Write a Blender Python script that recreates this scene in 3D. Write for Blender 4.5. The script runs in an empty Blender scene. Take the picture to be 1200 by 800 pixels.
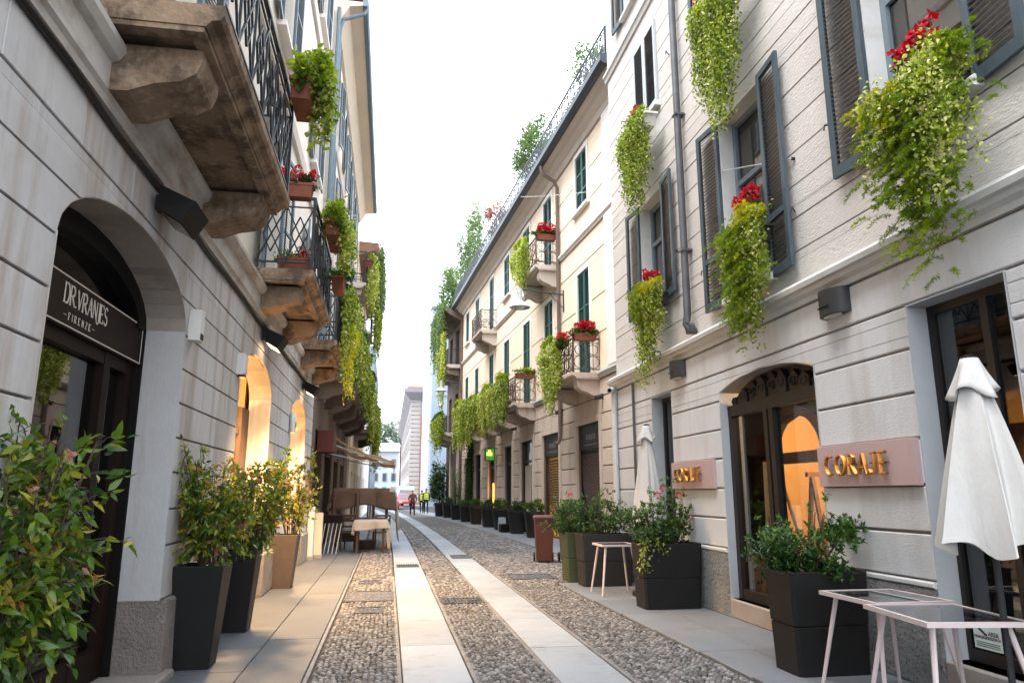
import bpy, math, random
import numpy as np
from mathutils import Vector, Matrix
rng = np.random.default_rng(7); random.seed(7)
R = math.radians; PI = math.pi
sc = bpy.context.scene
col = sc.collection
# ------------------------------------------------------------------ camera, sky, sun, exposure
cam = bpy.data.cameras.new('camera'); camo = bpy.data.objects.new('camera', cam); col.objects.link(camo)
cam.sensor_fit = 'HORIZONTAL'; cam.sensor_width = 36.0; cam.lens = 36.0*840/1200
cam.clip_start = 0.05; cam.clip_end = 3000
camo.location = (0, 0, 1.5)
camo.rotation_euler = (R(90+11.964), 0, R(-9.585))
sc.camera = camo
SUN_EL, SUN_AZ = 60, 243           # azimuth measured from +Y towards +X
w = bpy.data.worlds.new('World'); sc.world = w; w.use_nodes = True
nt = w.node_tree; nt.nodes.clear()
sky = nt.nodes.new('ShaderNodeTexSky'); sky.sky_type = 'NISHITA'; sky.sun_disc = False
sky.sun_elevation = R(SUN_EL); sky.sun_rotation = R(SUN_AZ); sky.air_density = 1.0; sky.dust_density = 4.0; sky.ozone_density = 1.0
hs = nt.nodes.new('ShaderNodeMixRGB'); hs.blend_type = 'MIX'; hs.inputs[0].default_value = 0.80
hs.inputs[2].default_value = (11.1, 12.0, 13.1, 1)       # even overcast cloud sheet over the clear sky
bg = nt.nodes.new('ShaderNodeBackground'); bg.inputs['Strength'].default_value = 0.15
wo = nt.nodes.new('ShaderNodeOutputWorld')
nt.links.new(sky.outputs[0], hs.inputs[1]); nt.links.new(hs.outputs[0], bg.inputs[0]); nt.links.new(bg.outputs[0], wo.inputs[0])
sl = bpy.data.lights.new('sun', 'SUN'); sl.energy = 1.5; sl.angle = R(28); sl.color = (1.0, 0.965, 0.92)
so = bpy.data.objects.new('sun', sl); col.objects.link(so)
az, el = R(SUN_AZ), R(SUN_EL)
sd = Vector((math.sin(az)*math.cos(el), math.cos(az)*math.cos(el), math.sin(el)))
so.rotation_euler = sd.to_track_quat('Z', 'Y').to_euler(); so.location = (0, -20, 40)
sc.view_settings.view_transform = 'Standard'; sc.view_settings.look = 'None'
sc.view_settings.exposure = 1.55; sc.view_settings.gamma = 1.0
sc.view_settings.use_curve_mapping = False
sc.render.engine = 'CYCLES'
sc.cycles.use_denoising = True
sc.cycles.max_bounces = 8; sc.cycles.diffuse_bounces = 2; sc.cycles.glossy_bounces = 3; sc.cycles.transparent_max_bounces = 12
sc.cycles.sample_clamp_indirect = 6.0; sc.cycles.caustics_reflective = False; sc.cycles.caustics_refractive = False

# ------------------------------------------------------------------ materials
MATS = {}
def nodes_of(name):
    m = bpy.data.materials.new(name); m.use_nodes = True
    t = m.node_tree; b = t.nodes['Principled BSDF']; MATS[name] = m
    return m, t, b
def N(t, kind, **k):
    n = t.nodes.new(kind)
    for a, v in k.items(): setattr(n, a, v)
    return n
def noise(t, vec, scale, detail=4, rough=.6):
    n = N(t, 'ShaderNodeTexNoise'); n.inputs['Scale'].default_value = scale; n.inputs['Detail'].default_value = detail
    n.inputs['Roughness'].default_value = rough; t.links.new(vec, n.inputs['Vector']); return n.outputs['Fac']
def mapped(t, vec, s):
    m = N(t, 'ShaderNodeMapping'); m.inputs['Scale'].default_value = s; t.links.new(vec, m.inputs['Vector']); return m.outputs[0]
def rng_map(t, v, a, b, c, d):
    m = N(t, 'ShaderNodeMapRange'); t.links.new(v, m.inputs['Value'])
    for i, x in zip((1, 2, 3, 4), (a, b, c, d)): m.inputs[i].default_value = x
    return m.outputs[0]
def mix(t, fac, a, b, mode='MIX'):
    m = N(t, 'ShaderNodeMixRGB', blend_type=mode)
    for i, x in ((0, fac), (1, a), (2, b)):
        if hasattr(x, 'is_linked') or hasattr(x, 'links'): t.links.new(x, m.inputs[i])
        elif i == 0: m.inputs[0].default_value = x
        else: m.inputs[i].default_value = (*x, 1) if len(x) == 3 else x
    return m.outputs[0]
def mat(name, c, rough=.8, var=.18, scale=1.5, bump=.25, bscale=60, bstretch=(1, 1, 1), dist=.01, metal=0., spec=.35, piece=.0,
        stain=None, stain_amt=.5, stain_scale=(1, 1, 1), stain_thr=(.5, .7), c2=None, speck=None, tint=None, world=False):
    m, t, b = nodes_of(name)
    tc = N(t, 'ShaderNodeTexCoord'); vec = tc.outputs['Object']
    if world:
        g = N(t, 'ShaderNodeNewGeometry'); vec = g.outputs['Position']
    n1 = noise(t, vec, scale, 5)
    n2 = noise(t, vec, scale*9, 3)
    base = mix(t, rng_map(t, n1, .3, .7, 0, 1), c, c2 if c2 else tuple(x*(1-var) for x in c))
    base = mix(t, rng_map(t, n2, .35, .7, 0, var*.9), base, tuple(x*.55 for x in c))
    if stain:
        ns = noise(t, mapped(t, vec, stain_scale), 1.0, 6, .65)
        base = mix(t, rng_map(t, ns, stain_thr[0], stain_thr[1], 0, stain_amt), base, stain)
    if speck:
        nv = noise(t, vec, speck[0], 2, .8)
        base = mix(t, rng_map(t, nv, .56, .66, 0, speck[2]), base, speck[1])
    if tint:      # a per-piece colour stored on the mesh
        at = N(t, 'ShaderNodeAttribute', attribute_name='tint')
        ra = N(t, 'ShaderNodeValToRGB'); t.links.new(at.outputs['Fac'], ra.inputs[0])
        el_ = ra.color_ramp.elements
        while len(el_) < len(tint): el_.new(.5)
        for e, (p, cc) in zip(el_, tint): e.position = p; e.color = (*cc, 1)
        base = mix(t, 1.0, ra.outputs[0], rng_mix_grey(t, n2), 'MULTIPLY')
    if piece:
        oi = N(t, 'ShaderNodeObjectInfo')
        v = rng_map(t, oi.outputs['Random'], 0, 1, 1-piece, 1+piece)
        cb = N(t, 'ShaderNodeCombineColor')
        for i in range(3): t.links.new(v, cb.inputs[i])
        base = mix(t, 1.0, base, cb.outputs[0], 'MULTIPLY')
    t.links.new(base, b.inputs['Base Color'])
    b.inputs['Roughness'].default_value = rough; b.inputs['Metallic'].default_value = metal
    b.inputs['Specular IOR Level'].default_value = spec
    if bump:
        nb = noise(t, mapped(t, vec, bstretch), bscale, 5, .65)
        bn = N(t, 'ShaderNodeBump'); bn.inputs['Strength'].default_value = bump; bn.inputs['Distance'].default_value = dist
        t.links.new(nb, bn.inputs['Height']); t.links.new(bn.outputs[0], b.inputs['Normal'])
    return m
def rng_mix_grey(t, v):
    o = rng_map(t, v, .3, .7, .85, 1.12); cb = N(t, 'ShaderNodeCombineColor')
    for i in range(3): t.links.new(o, cb.inputs[i])
    return cb.outputs[0]
def leafmat(name, ramp, rough=.42, trans=.35):
    m, t, b = nodes_of(name)
    at = N(t, 'ShaderNodeAttribute', attribute_name='tint')
    ra = N(t, 'ShaderNodeValToRGB'); t.links.new(at.outputs['Fac'], ra.inputs[0])
    e = ra.color_ramp.elements
    while len(e) < len(ramp): e.new(.5)
    for k, (p, c) in zip(e, ramp): k.position = p; k.color = (*c, 1)
    t.links.new(ra.outputs[0], b.inputs['Base Color']); b.inputs['Roughness'].default_value = rough
    b.inputs['Specular IOR Level'].default_value = .4
    tr = N(t, 'ShaderNodeBsdfTranslucent'); hv = N(t, 'ShaderNodeHueSaturation'); hv.inputs['Saturation'].default_value = 1.15; hv.inputs['Value'].default_value = 1.5
    t.links.new(ra.outputs[0], hv.inputs['Color']); t.links.new(hv.outputs[0], tr.inputs['Color'])
    ms = N(t, 'ShaderNodeMixShader'); ms.inputs[0].default_value = trans
    t.links.new(b.outputs[0], ms.inputs[1]); t.links.new(tr.outputs[0], ms.inputs[2])
    t.links.new(ms.outputs[0], t.nodes['Material Output'].inputs[0])
    return m
def glassmat(name, tint=(.75, .78, .76), extra=.06):
    m, t, b = nodes_of(name); t.nodes.remove(b)
    tr = N(t, 'ShaderNodeBsdfTransparent'); tr.inputs[0].default_value = (*tint, 1)
    gl = N(t, 'ShaderNodeBsdfGlossy'); gl.inputs['Roughness'].default_value = .015; gl.inputs[0].default_value = (.95, .97, 1, 1)
    ge = N(t, 'ShaderNodeNewGeometry'); dt = N(t, 'ShaderNodeVectorMath', operation='DOT_PRODUCT'); t.links.new(ge.outputs['Incoming'], dt.inputs[0]); t.links.new(ge.outputs['Normal'], dt.inputs[1])
    ab = N(t, 'ShaderNodeMath', operation='ABSOLUTE'); t.links.new(dt.outputs['Value'], ab.inputs[0])
    om = N(t, 'ShaderNodeMath', operation='SUBTRACT'); om.inputs[0].default_value = 1; t.links.new(ab.outputs[0], om.inputs[1])
    pw = N(t, 'ShaderNodeMath', operation='POWER'); pw.inputs[1].default_value = 5; t.links.new(om.outputs[0], pw.inputs[0])
    ad = N(t, 'ShaderNodeMath', operation='MULTIPLY_ADD'); ad.inputs[1].default_value = 1-extra; ad.inputs[2].default_value = extra; t.links.new(pw.outputs[0], ad.inputs[0])
    ms = N(t, 'ShaderNodeMixShader'); t.links.new(ad.outputs[0], ms.inputs[0]); t.links.new(tr.outputs[0], ms.inputs[1]); t.links.new(gl.outputs[0], ms.inputs[2])
    t.links.new(ms.outputs[0], t.nodes['Material Output'].inputs[0]); return m
def emit(name, c, s):
    m, t, b = nodes_of(name)
    b.inputs['Base Color'].default_value = (*c, 1); b.inputs['Emission Color'].default_value = (*c, 1); b.inputs['Emission Strength'].default_value = s
    return m
STR = (2.2, 2.2, .25)
mat('stone_left', (.56, .55, .545), .85, .14, 1.2, .35, 45, bstretch=(1, 1, .35), piece=.05, stain=(.30, .22, .16), stain_amt=.85, stain_scale=(3.2, 3.2, .36), stain_thr=(.47, .71))
mat('stone_left_core', (.36, .31, .27), .9, .3, 2, .4, 60)
mat('stone_arch', (.44, .38, .33), .9, .25, 2, .4, 60, piece=.05, stain=(.25, .18, .13), stain_amt=.5, stain_scale=(2, 2, .6))
mat('band_left', (.56, .53, .49), .85, .2, 1.5, .3, 50, stain=(.24, .17, .12), stain_amt=.75, stain_scale=(1.6, 1.6, 3), stain_thr=(.46, .66))
mat('granite_rough', (.42, .37, .33), .9, .3, 6, 1.0, 40, dist=.06, speck=(55, (.16, .14, .12), .6))
mat('granite_grey', (.42, .415, .41), .9, .3, 6, 1.0, 30, dist=.10, speck=(38, (.10, .10, .10), .75))
mat('granite_sill', (.33, .30, .28), .8, .2, 5, .4, 70, speck=(90, (.25, .22, .2), .6))
mat('plaster_cream', (.74, .67, .58), .9, .1, .8, .15, 80, stain=(.5, .42, .34), stain_amt=.35, stain_scale=STR)
mat('balcony_stone', (.36, .25, .165), .92, .35, 1.6, .8, 26, dist=.02, stain=(.075, .05, .035), stain_amt=.82, stain_scale=(3.0, 3.0, 3.0), stain_thr=(.46, .61), speck=(7, (.46, .39, .31), .3))
mat('iron', (.035, .038, .042), .5, .3, 8, .15, 60, metal=.3)
mat('iron_grey', (.06, .07, .08), .55, .3, 8, .15, 60, metal=.2)
mat('iron_brown', (.10, .065, .055), .6, .3, 8, .15, 60)
mat('terracotta', (.26, .085, .05), .8, .3, 6, .2, 40)
mat('stucco_right', (.66, .665, .685), .9, .07, 1.0, .5, 22, bstretch=(1, 1, 3.2), dist=.008, piece=.03, stain=(.46, .43, .40), stain_amt=.55, stain_scale=(2.2, 2.2, .3), stain_thr=(.47, .66))
mat('stucco_core', (.42, .38, .35), .95, .2, 2, .3, 60)
mat('travertine', (.68, .645, .62), .9, .12, 1.2, .8, 20, bstretch=(1, 1, 2.6), dist=.014, piece=.04, stain=(.34, .29, .25), stain_amt=.6, stain_scale=(9, 9, 26), stain_thr=(.62, .69))
mat('smooth_stone', (.66, .655, .645), .85, .1, 1.5, .2, 60, stain=(.42, .37, .32), stain_amt=.4, stain_scale=(1.2, 1.2, 3))
mat('reveal_blue', (.50, .525, .55), .8, .1, 1.5, .15, 60)
mat('shutter_grey', (.06, .085, .105), .55, .25, 5, .15, 50, stain=(.105, .14, .165), stain_amt=.6, stain_scale=(4, 4, 1))
mat('louvre_dark', (.035, .033, .032), .65, .3, 6, .1, 50)
mat('louvre_brown', (.065, .052, .044), .65, .3, 6, .1, 50)
mat('shutter_pale', (.50, .54, .57), .55, .15, 5, .1, 50)
mat('shutter_blue', (.14, .19, .225), .55, .2, 5, .15, 50)
mat('shutter_green', (.018, .115, .095), .5, .25, 5, .15, 50)
mat('frame_blue', (.19, .235, .275), .5, .15, 5, .1, 50)
mat('reflected_tan', (.50, .42, .30), .9, .15, 2, .1, 30)
mat('zinc', (.13, .135, .145), .5, .35, 4, .25, 20, metal=.35, bstretch=(1, 1, .3))
mat('pipe_white', (.66, .66, .66), .6, .2, 4, .1, 30)
mat('pipe_brown', (.17, .125, .105), .55, .25, 4, .1, 30)
mat('peach', (.86, .695, .535), .92, .07, .7, .2, 70, piece=.015, stain=(.62, .48, .38), stain_amt=.3, stain_scale=STR)
mat('peach_trim', (.80, .735, .68), .9, .08, 1, .15, 60)
mat('peach_line', (.47, .36, .29), .9, .1, 1, .1, 60)
mat('peach_stone', (.65, .53, .44), .9, .16, 1.3, .45, 40, piece=.07, stain=(.26, .19, .15), stain_amt=.5, stain_scale=(2, 2, .5))
mat('peach_core', (.20, .14, .11), .95, .2, 2, .3, 60)
mat('soffit', (.60, .52, .45), .9, .12, 1, .1, 40)
mat('soffit_tan', (.66, .55, .43), .9, .08, 1, .1, 40)
mat('gutter_dark', (.04, .05, .057), .5, .2, 3, .1, 30, metal=.3)
mat('umber_wall', (.17, .125, .10), .9, .25, 1.2, .4, 40, stain=(.08, .06, .05), stain_amt=.6, stain_scale=STR)
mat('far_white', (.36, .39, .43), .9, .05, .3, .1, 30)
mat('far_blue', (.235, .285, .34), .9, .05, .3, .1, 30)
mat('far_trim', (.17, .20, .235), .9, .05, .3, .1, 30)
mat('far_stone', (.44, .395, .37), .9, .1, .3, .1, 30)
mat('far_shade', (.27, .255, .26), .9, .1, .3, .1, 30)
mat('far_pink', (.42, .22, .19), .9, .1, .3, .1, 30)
mat('roof_tile', (.30, .16, .11), .9, .3, 3, .5, 20)
mat('dark_inside', (.02, .018, .016), .9, .2, 1, 0)
mat('shop_brown', (.016, .0085, .006), .55, .3, 3, .05, 40, spec=.15)
mat('shop_frame', (.012, .010, .009), .45, .3, 3, .05, 40, spec=.5)
mat('bronze_frame', (.020, .015, .012), .45, .3, 3, .1, 40)
mat('ochre_wall', (.64, .43, .22), .8, .1, 1, .1, 40)
mat('interior_wall', (.42, .40, .36), .9, .1, 1, .1, 40)
mat('interior_floor', (.12, .10, .09), .5, .2, 2, .05, 40)
mat('wood_dark', (.10, .058, .035), .6, .35, 3, .3, 20, bstretch=(1, 1, 6))
mat('wood_mid', (.16, .085, .045), .6, .35, 3, .3, 20, bstretch=(1, 1, 6))
mat('wood_light', (.48, .30, .15), .6, .25, 3, .2, 20, bstretch=(1, 1, 6))
mat('letter_cream', (.75, .68, .60), .6, .05, 3, 0)
mat('letter_gold', (.62, .29, .07), .42, .2, 20, .1, 80, metal=.85)
mat('pink_panel', (.52, .37, .365), .6, .08, 2, .08, 50)
mat('pink_metal', (.62, .52, .51), .45, .08, 3, .05, 50, spec=.5)
mat('resin_dark', (.0095, .009, .0085), .55, .2, 6, .25, 180, spec=.3)
mat('resin_grey', (.024, .0225, .0215), .6, .25, 5, .2, 90)
mat('resin_taupe', (.10, .072, .054), .6, .25, 5, .2, 90)
mat('resin_green', (.055, .07, .035), .6, .25, 5, .2, 90)
mat('soil', (.06, .042, .03), .95, .4, 20, .8, 40)
mat('bark', (.085, .06, .042), .9, .4, 10, .6, 40)
mat('stem_green', (.10, .11, .035), .7, .3, 10, .2, 40)
mat('bin_brown', (.11, .035, .022), .5, .2, 4, .1, 60)
mat('rubber', (.015, .015, .015), .7, .2, 4, .1, 60)
mat('canvas_white', (.60, .58, .555), .9, .08, 2, .5, 9, bstretch=(1, 1, .35), dist=.02, stain=(.62, .57, .51), stain_amt=.35, stain_scale=(3, 3, .8))
mat('canvas_beige', (.62, .47, .32), .85, .12, 2, .2, 100)
mat('linen', (.58, .47, .37), .92, .15, 3, .4, 120)
mat('blanket_brown', (.17, .105, .066), .95, .25, 4, .6, 90)
mat('lamp_grey', (.045, .045, .047), .5, .15, 4, .1, 60, metal=.2)
mat('white_plastic', (.68, .67, .64), .5, .1, 4, .05, 60)
mat('black_paint', (.007, .0065, .0065), .55, .2, 4, .05, 60, spec=.15)
mat('red_brown', (.13, .03, .022), .55, .2, 4, .1, 60)
mat('paper', (.74, .74, .68), .8, .06, 6, .05, 60)
mat('sticker', (.60, .68, .66), .5, .06, 6, 0)
mat('ink', (.03, .035, .04), .6, .1, 6, 0)
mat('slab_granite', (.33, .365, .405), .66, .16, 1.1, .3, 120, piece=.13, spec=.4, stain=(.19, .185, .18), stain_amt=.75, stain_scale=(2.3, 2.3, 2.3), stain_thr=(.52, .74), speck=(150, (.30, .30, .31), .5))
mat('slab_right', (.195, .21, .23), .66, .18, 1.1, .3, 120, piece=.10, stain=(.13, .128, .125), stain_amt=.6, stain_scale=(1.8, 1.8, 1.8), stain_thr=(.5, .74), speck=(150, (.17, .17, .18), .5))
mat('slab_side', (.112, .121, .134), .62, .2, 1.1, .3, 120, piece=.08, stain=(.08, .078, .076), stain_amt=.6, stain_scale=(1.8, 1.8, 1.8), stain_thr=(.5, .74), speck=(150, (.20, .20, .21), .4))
mat('kerb_stone', (.22, .22, .225), .8, .2, 4, .4, 90, piece=.15)
mat('cobble_bed', (.06, .055, .05), .95, .3, 8, .8, 60)
PEB = [(0, (.045, .042, .040)), (.35, (.112, .105, .100)), (.6, (.185, .176, .168)), (.8, (.30, .29, .28)), (.93, (.18, .145, .125)), (1, (.48, .47, .46))]
mat('pebble', (.3, .28, .26), .7, .2, 20, .15, 90, tint=PEB, spec=.4)
mat('cobble_far', (.125, .12, .116), .8, .3, 12, 1.0, 14, dist=.02, speck=(16, (.045, .042, .04), .7))
mat('ground', (.22, .21, .20), .9, .2, .3, .3, 20)
mat('grate', (.085, .085, .09), .55, .3, 6, .3, 60, metal=.4)
mat('cable', (.018, .017, .017), .6, .2, 6, 0)
mat('sill_white', (.72, .71, .69), .8, .1, 3, .1, 60)
mat('skin', (.45, .27, .19), .6, .05, 5, 0)
mat('hair', (.03, .02, .015), .7, .2, 20, 0)
mat('jacket_brown', (.23, .09, .065), .85, .25, 10, .2, 40)
mat('trousers_dark', (.022, .028, .04), .85, .25, 10, .2, 40)
mat('jacket_black', (.02, .022, .026), .85, .25, 10, .2, 40)
mat('vest_yellow', (.62, .72, .03), .7, .1, 10, .1, 40)
mat('car_red', (.52, .018, .022), .3, .05, 2, 0, spec=.6)
mat('car_white', (.75, .76, .78), .3, .05, 2, 0, spec=.6)
mat('tile_white', (.62, .62, .60), .6, .1, 3, .05, 50)
GR = lambda a, b, c, d: [(0, a), (.4, b), (.75, c), (1, d)]
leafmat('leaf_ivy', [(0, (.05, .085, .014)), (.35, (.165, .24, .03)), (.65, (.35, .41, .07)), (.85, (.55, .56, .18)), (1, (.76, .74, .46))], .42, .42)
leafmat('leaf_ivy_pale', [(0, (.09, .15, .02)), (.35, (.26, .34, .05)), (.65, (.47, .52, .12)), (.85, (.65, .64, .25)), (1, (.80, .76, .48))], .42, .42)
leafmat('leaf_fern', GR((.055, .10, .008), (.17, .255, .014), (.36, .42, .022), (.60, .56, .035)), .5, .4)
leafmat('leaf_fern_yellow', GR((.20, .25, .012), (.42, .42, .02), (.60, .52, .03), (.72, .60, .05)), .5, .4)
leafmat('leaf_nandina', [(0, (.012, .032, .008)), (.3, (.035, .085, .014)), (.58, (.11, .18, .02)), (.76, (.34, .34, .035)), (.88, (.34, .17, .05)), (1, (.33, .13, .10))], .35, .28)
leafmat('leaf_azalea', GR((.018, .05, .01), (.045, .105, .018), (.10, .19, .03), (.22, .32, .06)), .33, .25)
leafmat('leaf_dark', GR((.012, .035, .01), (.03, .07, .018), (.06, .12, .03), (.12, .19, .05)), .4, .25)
leafmat('leaf_tree', GR((.04, .07, .025), (.08, .13, .04), (.15, .21, .07), (.27, .33, .12)), .5, .35)
leafmat('leaf_russet', GR((.10, .04, .035), (.2, .08, .06), (.32, .15, .1), (.4, .22, .15)), .5, .35)
leafmat('petal_red', GR((.20, .004, .010), (.42, .008, .018), (.60, .012, .03), (.70, .03, .05)), .5, .25)
leafmat('petal_pink', GR((.5, .03, .06), (.62, .05, .09), (.7, .09, .13), (.75, .14, .18)), .5, .25)
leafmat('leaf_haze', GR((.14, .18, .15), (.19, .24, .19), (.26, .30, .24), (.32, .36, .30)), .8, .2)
glassmat('glass_shop', (.80, .80, .78), .07)
glassmat('glass_dark', (.55, .53, .5), .10)
glassmat('glass_table', (.62, .62, .64), .16)
mm, t_, b_ = nodes_of('pane_mirror'); b_.inputs['Base Color'].default_value = (.03, .035, .04, 1); b_.inputs['Roughness'].default_value = .04; b_.inputs['Specular IOR Level'].default_value = 1.0
emit('lamp_lens', (1, .80, .52), 2.5)
emit('green_sign_light', (.03, .22, .02), .4)
emit('lit_yellow', (1.0, .50, .08), 1.0)
m_, t_, b_ = nodes_of('canvas_awning'); b_.inputs['Base Color'].default_value = (.80, .64, .45, 1); b_.inputs['Roughness'].default_value = .9
tr_ = N(t_, 'ShaderNodeBsdfTranslucent'); tr_.inputs[0].default_value = (.88, .68, .46, 1); ms_ = N(t_, 'ShaderNodeMixShader'); ms_.inputs[0].default_value = .45
t_.links.new(b_.outputs[0], ms_.inputs[1]); t_.links.new(tr_.outputs[0], ms_.inputs[2]); t_.links.new(ms_.outputs[0], t_.nodes['Material Output'].inputs[0])
# ------------------------------------------------------------------ helpers
SGN = {}
class MB:
    """collects faces in (u along wall, v outward, w up); build() links them as ONE mesh object"""
    def __init__(self): self.V = []; self.F = []
    def add(self, vs, fs):
        n = len(self.V); self.V += [tuple(v) for v in vs]; self.F += [tuple(i+n for i in f) for f in fs]; return self
    def box(self, x0, x1, y0, y1, z0, z1):
        return self.add([(x0,y0,z0),(x1,y0,z0),(x1,y1,z0),(x0,y1,z0),(x0,y0,z1),(x1,y0,z1),(x1,y1,z1),(x0,y1,z1)],
                        [(0,3,2,1),(4,5,6,7),(0,1,5,4),(1,2,6,5),(2,3,7,6),(3,0,4,7)])
    def cbox(self, x0, x1, y0, y1, z0, z1, c=.008):
        """box whose outward (+v) face has chamfered edges"""
        ym = y1-c
        return self.add([(x0,y0,z0),(x1,y0,z0),(x1,y0,z1),(x0,y0,z1),(x0,ym,z0),(x1,ym,z0),(x1,ym,z1),(x0,ym,z1),
                         (x0+c,y1,z0+c),(x1-c,y1,z0+c),(x1-c,y1,z1-c),(x0+c,y1,z1-c)],
                        [(0,1,2,3),(0,4,5,1),(1,5,6,2),(2,6,7,3),(3,7,4,0),(4,8,9,5),(5,9,10,6),(6,10,11,7),(7,11,8,4),(8,11,10,9)])
    def tbox(self, x0, x1, y0, y1, z0, z1, c=.01):
        """box with a chamfered top (+w)"""
        zm = z1-c
        return self.add([(x0,y0,z0),(x1,y0,z0),(x1,y1,z0),(x0,y1,z0),(x0,y0,zm),(x1,y0,zm),(x1,y1,zm),(x0,y1,zm),
                         (x0+c,y0+c,z1),(x1-c,y0+c,z1),(x1-c,y1-c,z1),(x0+c,y1-c,z1)],
                        [(0,3,2,1),(0,1,5,4),(1,2,6,5),(2,3,7,6),(3,0,4,7),(4,5,9,8),(5,6,10,9),(6,7,11,10),(7,4,8,11),(8,9,10,11)])
    def prism(self, poly, v0, v1):
        """(u,w) polygon, counter-clockwise seen from -v, extruded along v"""
        n = len(poly)
        return self.add([(u, v0, w_) for u, w_ in poly]+[(u, v1, w_) for u, w_ in poly],
                        [tuple(range(n)), tuple(range(2*n-1, n-1, -1))]+[(i, i+n, (i+1) % n+n, (i+1) % n) for i in range(n)])
    def profile(self, prof, u0, u1):
        """(v,w) polygon extruded along u"""
        n = len(prof)
        return self.add([(u0, a, b) for a, b in prof]+[(u1, a, b) for a, b in prof],
                        [tuple(range(n-1, -1, -1)), tuple(range(n, 2*n))]+[(i, (i+1) % n, (i+1) % n+n, i+n) for i in range(n)])
    def tube(self, pts, r, n=6, cap=True):
        pts = [Vector(p) for p in pts]; rs = r if isinstance(r, (list, tuple)) else [r]*len(pts); base = len(self.V); ref = None
        for i, p in enumerate(pts):
            d = (pts[min(i+1, len(pts)-1)]-pts[max(i-1, 0)])
            d = d.normalized() if d.length > 1e-9 else Vector((0, 0, 1))
            if ref is None: ref = Vector((0, 0, 1)) if abs(d.z) < .9 else Vector((1, 0, 0))
            a = d.cross(ref)
            if a.length < 1e-4: a = d.cross(Vector((.3, 1, .2)))
            a.normalize(); b = d.cross(a)
            ref = -b if False else ref
            for k in range(n):
                t = 2*PI*(k+.5)/n; self.V.append(tuple(p+(a*math.cos(t)+b*math.sin(t))*rs[i]))
        for i in range(len(pts)-1):
            for k in range(n):
                k2 = (k+1) % n
                self.F.append((base+i*n+k, base+i*n+k2, base+(i+1)*n+k2, base+(i+1)*n+k))
        if cap:
            self.F.append(tuple(base+k for k in range(n-1, -1, -1))); e = base+(len(pts)-1)*n
            self.F.append(tuple(e+k for k in range(n)))
        return self
    def bar(self, p, q, wd, n=4): return self.tube([p, q], wd*.7071, n)
    def lathe(self, prof, n=16, c=(0, 0, 0), cap=True, sx=1., sy=1.):
        base = len(self.V)
        for r_, z in prof:
            for k in range(n):
                t = 2*PI*k/n; self.V.append((c[0]+r_*math.cos(t)*sx, c[1]+r_*math.sin(t)*sy, c[2]+z))
        for i in range(len(prof)-1):
            for k in range(n):
                k2 = (k+1) % n; self.F.append((base+i*n+k, base+i*n+k2, base+(i+1)*n+k2, base+(i+1)*n+k))
        if cap:
            self.F.append(tuple(base+k for k in range(n-1, -1, -1))); e = base+(len(prof)-1)*n; self.F.append(tuple(e+k for k in range(n)))
        return self
    def loft(self, rings, cap=True):
        """closed rings of equal length"""
        n = len(rings[0]); base = len(self.V)
        for r_ in rings: self.V += [tuple(p) for p in r_]
        for i in range(len(rings)-1):
            for k in range(n):
                k2 = (k+1) % n; self.F.append((base+i*n+k, base+i*n+k2, base+(i+1)*n+k2, base+(i+1)*n+k))
        if cap:
            self.F.append(tuple(base+k for k in range(n-1, -1, -1))); e = base+(len(rings)-1)*n; self.F.append(tuple(e+k for k in range(n)))
        return self
    def build(self, name, m, parent=None, smooth=False, kind=None, label=None):
        return build(name, self.V, self.F, m, parent, smooth, kind, label)
def newobj(name, me, parent=None, kind=None, label=None):
    o = bpy.data.objects.new(name, me); col.objects.link(o)
    if parent is not None: o.parent = parent; SGN[o.name] = SGN.get(parent.name, 1)
    if kind: o['kind'] = kind
    if label: o['label'] = label
    return o
def build(name, V, F, m, parent=None, smooth=False, kind=None, label=None):
    s = SGN.get(parent.name, 1) if parent is not None else 1
    if s < 0: V = [(-a, b, c) for a, b, c in V]; F = [tuple(reversed(f)) for f in F]
    me = bpy.data.meshes.new(name); me.from_pydata(V, [], F); me.materials.append(MATS[m]); me.update()
    if smooth:
        me.polygons.foreach_set('use_smooth', [True]*len(me.polygons))
        try: me.set_sharp_from_angle(angle=R(40))
        except Exception: pass
    return newobj(name, me, parent, kind, label)
class Frame:
    def __init__(self, loc, rz, s): self.loc = Vector(loc); self.rz = rz; self.s = s; self.m = Matrix.Rotation(rz, 3, 'Z')
    def pt(self, p): return self.loc + self.m @ Vector((self.s*p[0], p[1], p[2]))
RF = Frame((4.27, 0, 0), R(90), 1)           # facades on the right: u = along the street, v = towards the street
LF = Frame((-1.85, 0, 0), R(-90), -1)        # facades on the left
PF = Frame((5.978, 18.48, 0), R(90)+math.atan(.062), 1)   # the peach house, its facade turned a little
W0 = Frame((0, 0, 0), 0, 1)
def thing(name, label, cat, fr=W0, at=(0, 0, 0), group=None, rz=0, kind=None):
    o = bpy.data.objects.new(name, None); col.objects.link(o); o.empty_display_size = .2
    o.location = fr.pt(at); o.rotation_euler = (0, 0, fr.rz+rz*fr.s); SGN[o.name] = fr.s
    if label: o['label'] = label
    if cat: o['category'] = cat
    if group: o['group'] = group
    if kind: o['kind'] = kind
    return o
def tag(o, label, cat, group=None):
    o['label'] = label; o['category'] = cat
    if group: o['group'] = group
    return o
def copy_tree(o, parent=None):
    c = o.copy(); col.objects.link(c); c.parent = parent; SGN[c.name] = SGN.get(o.name, 1)
    for ch in list(o.children): copy_tree(ch, c)
    return c
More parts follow.
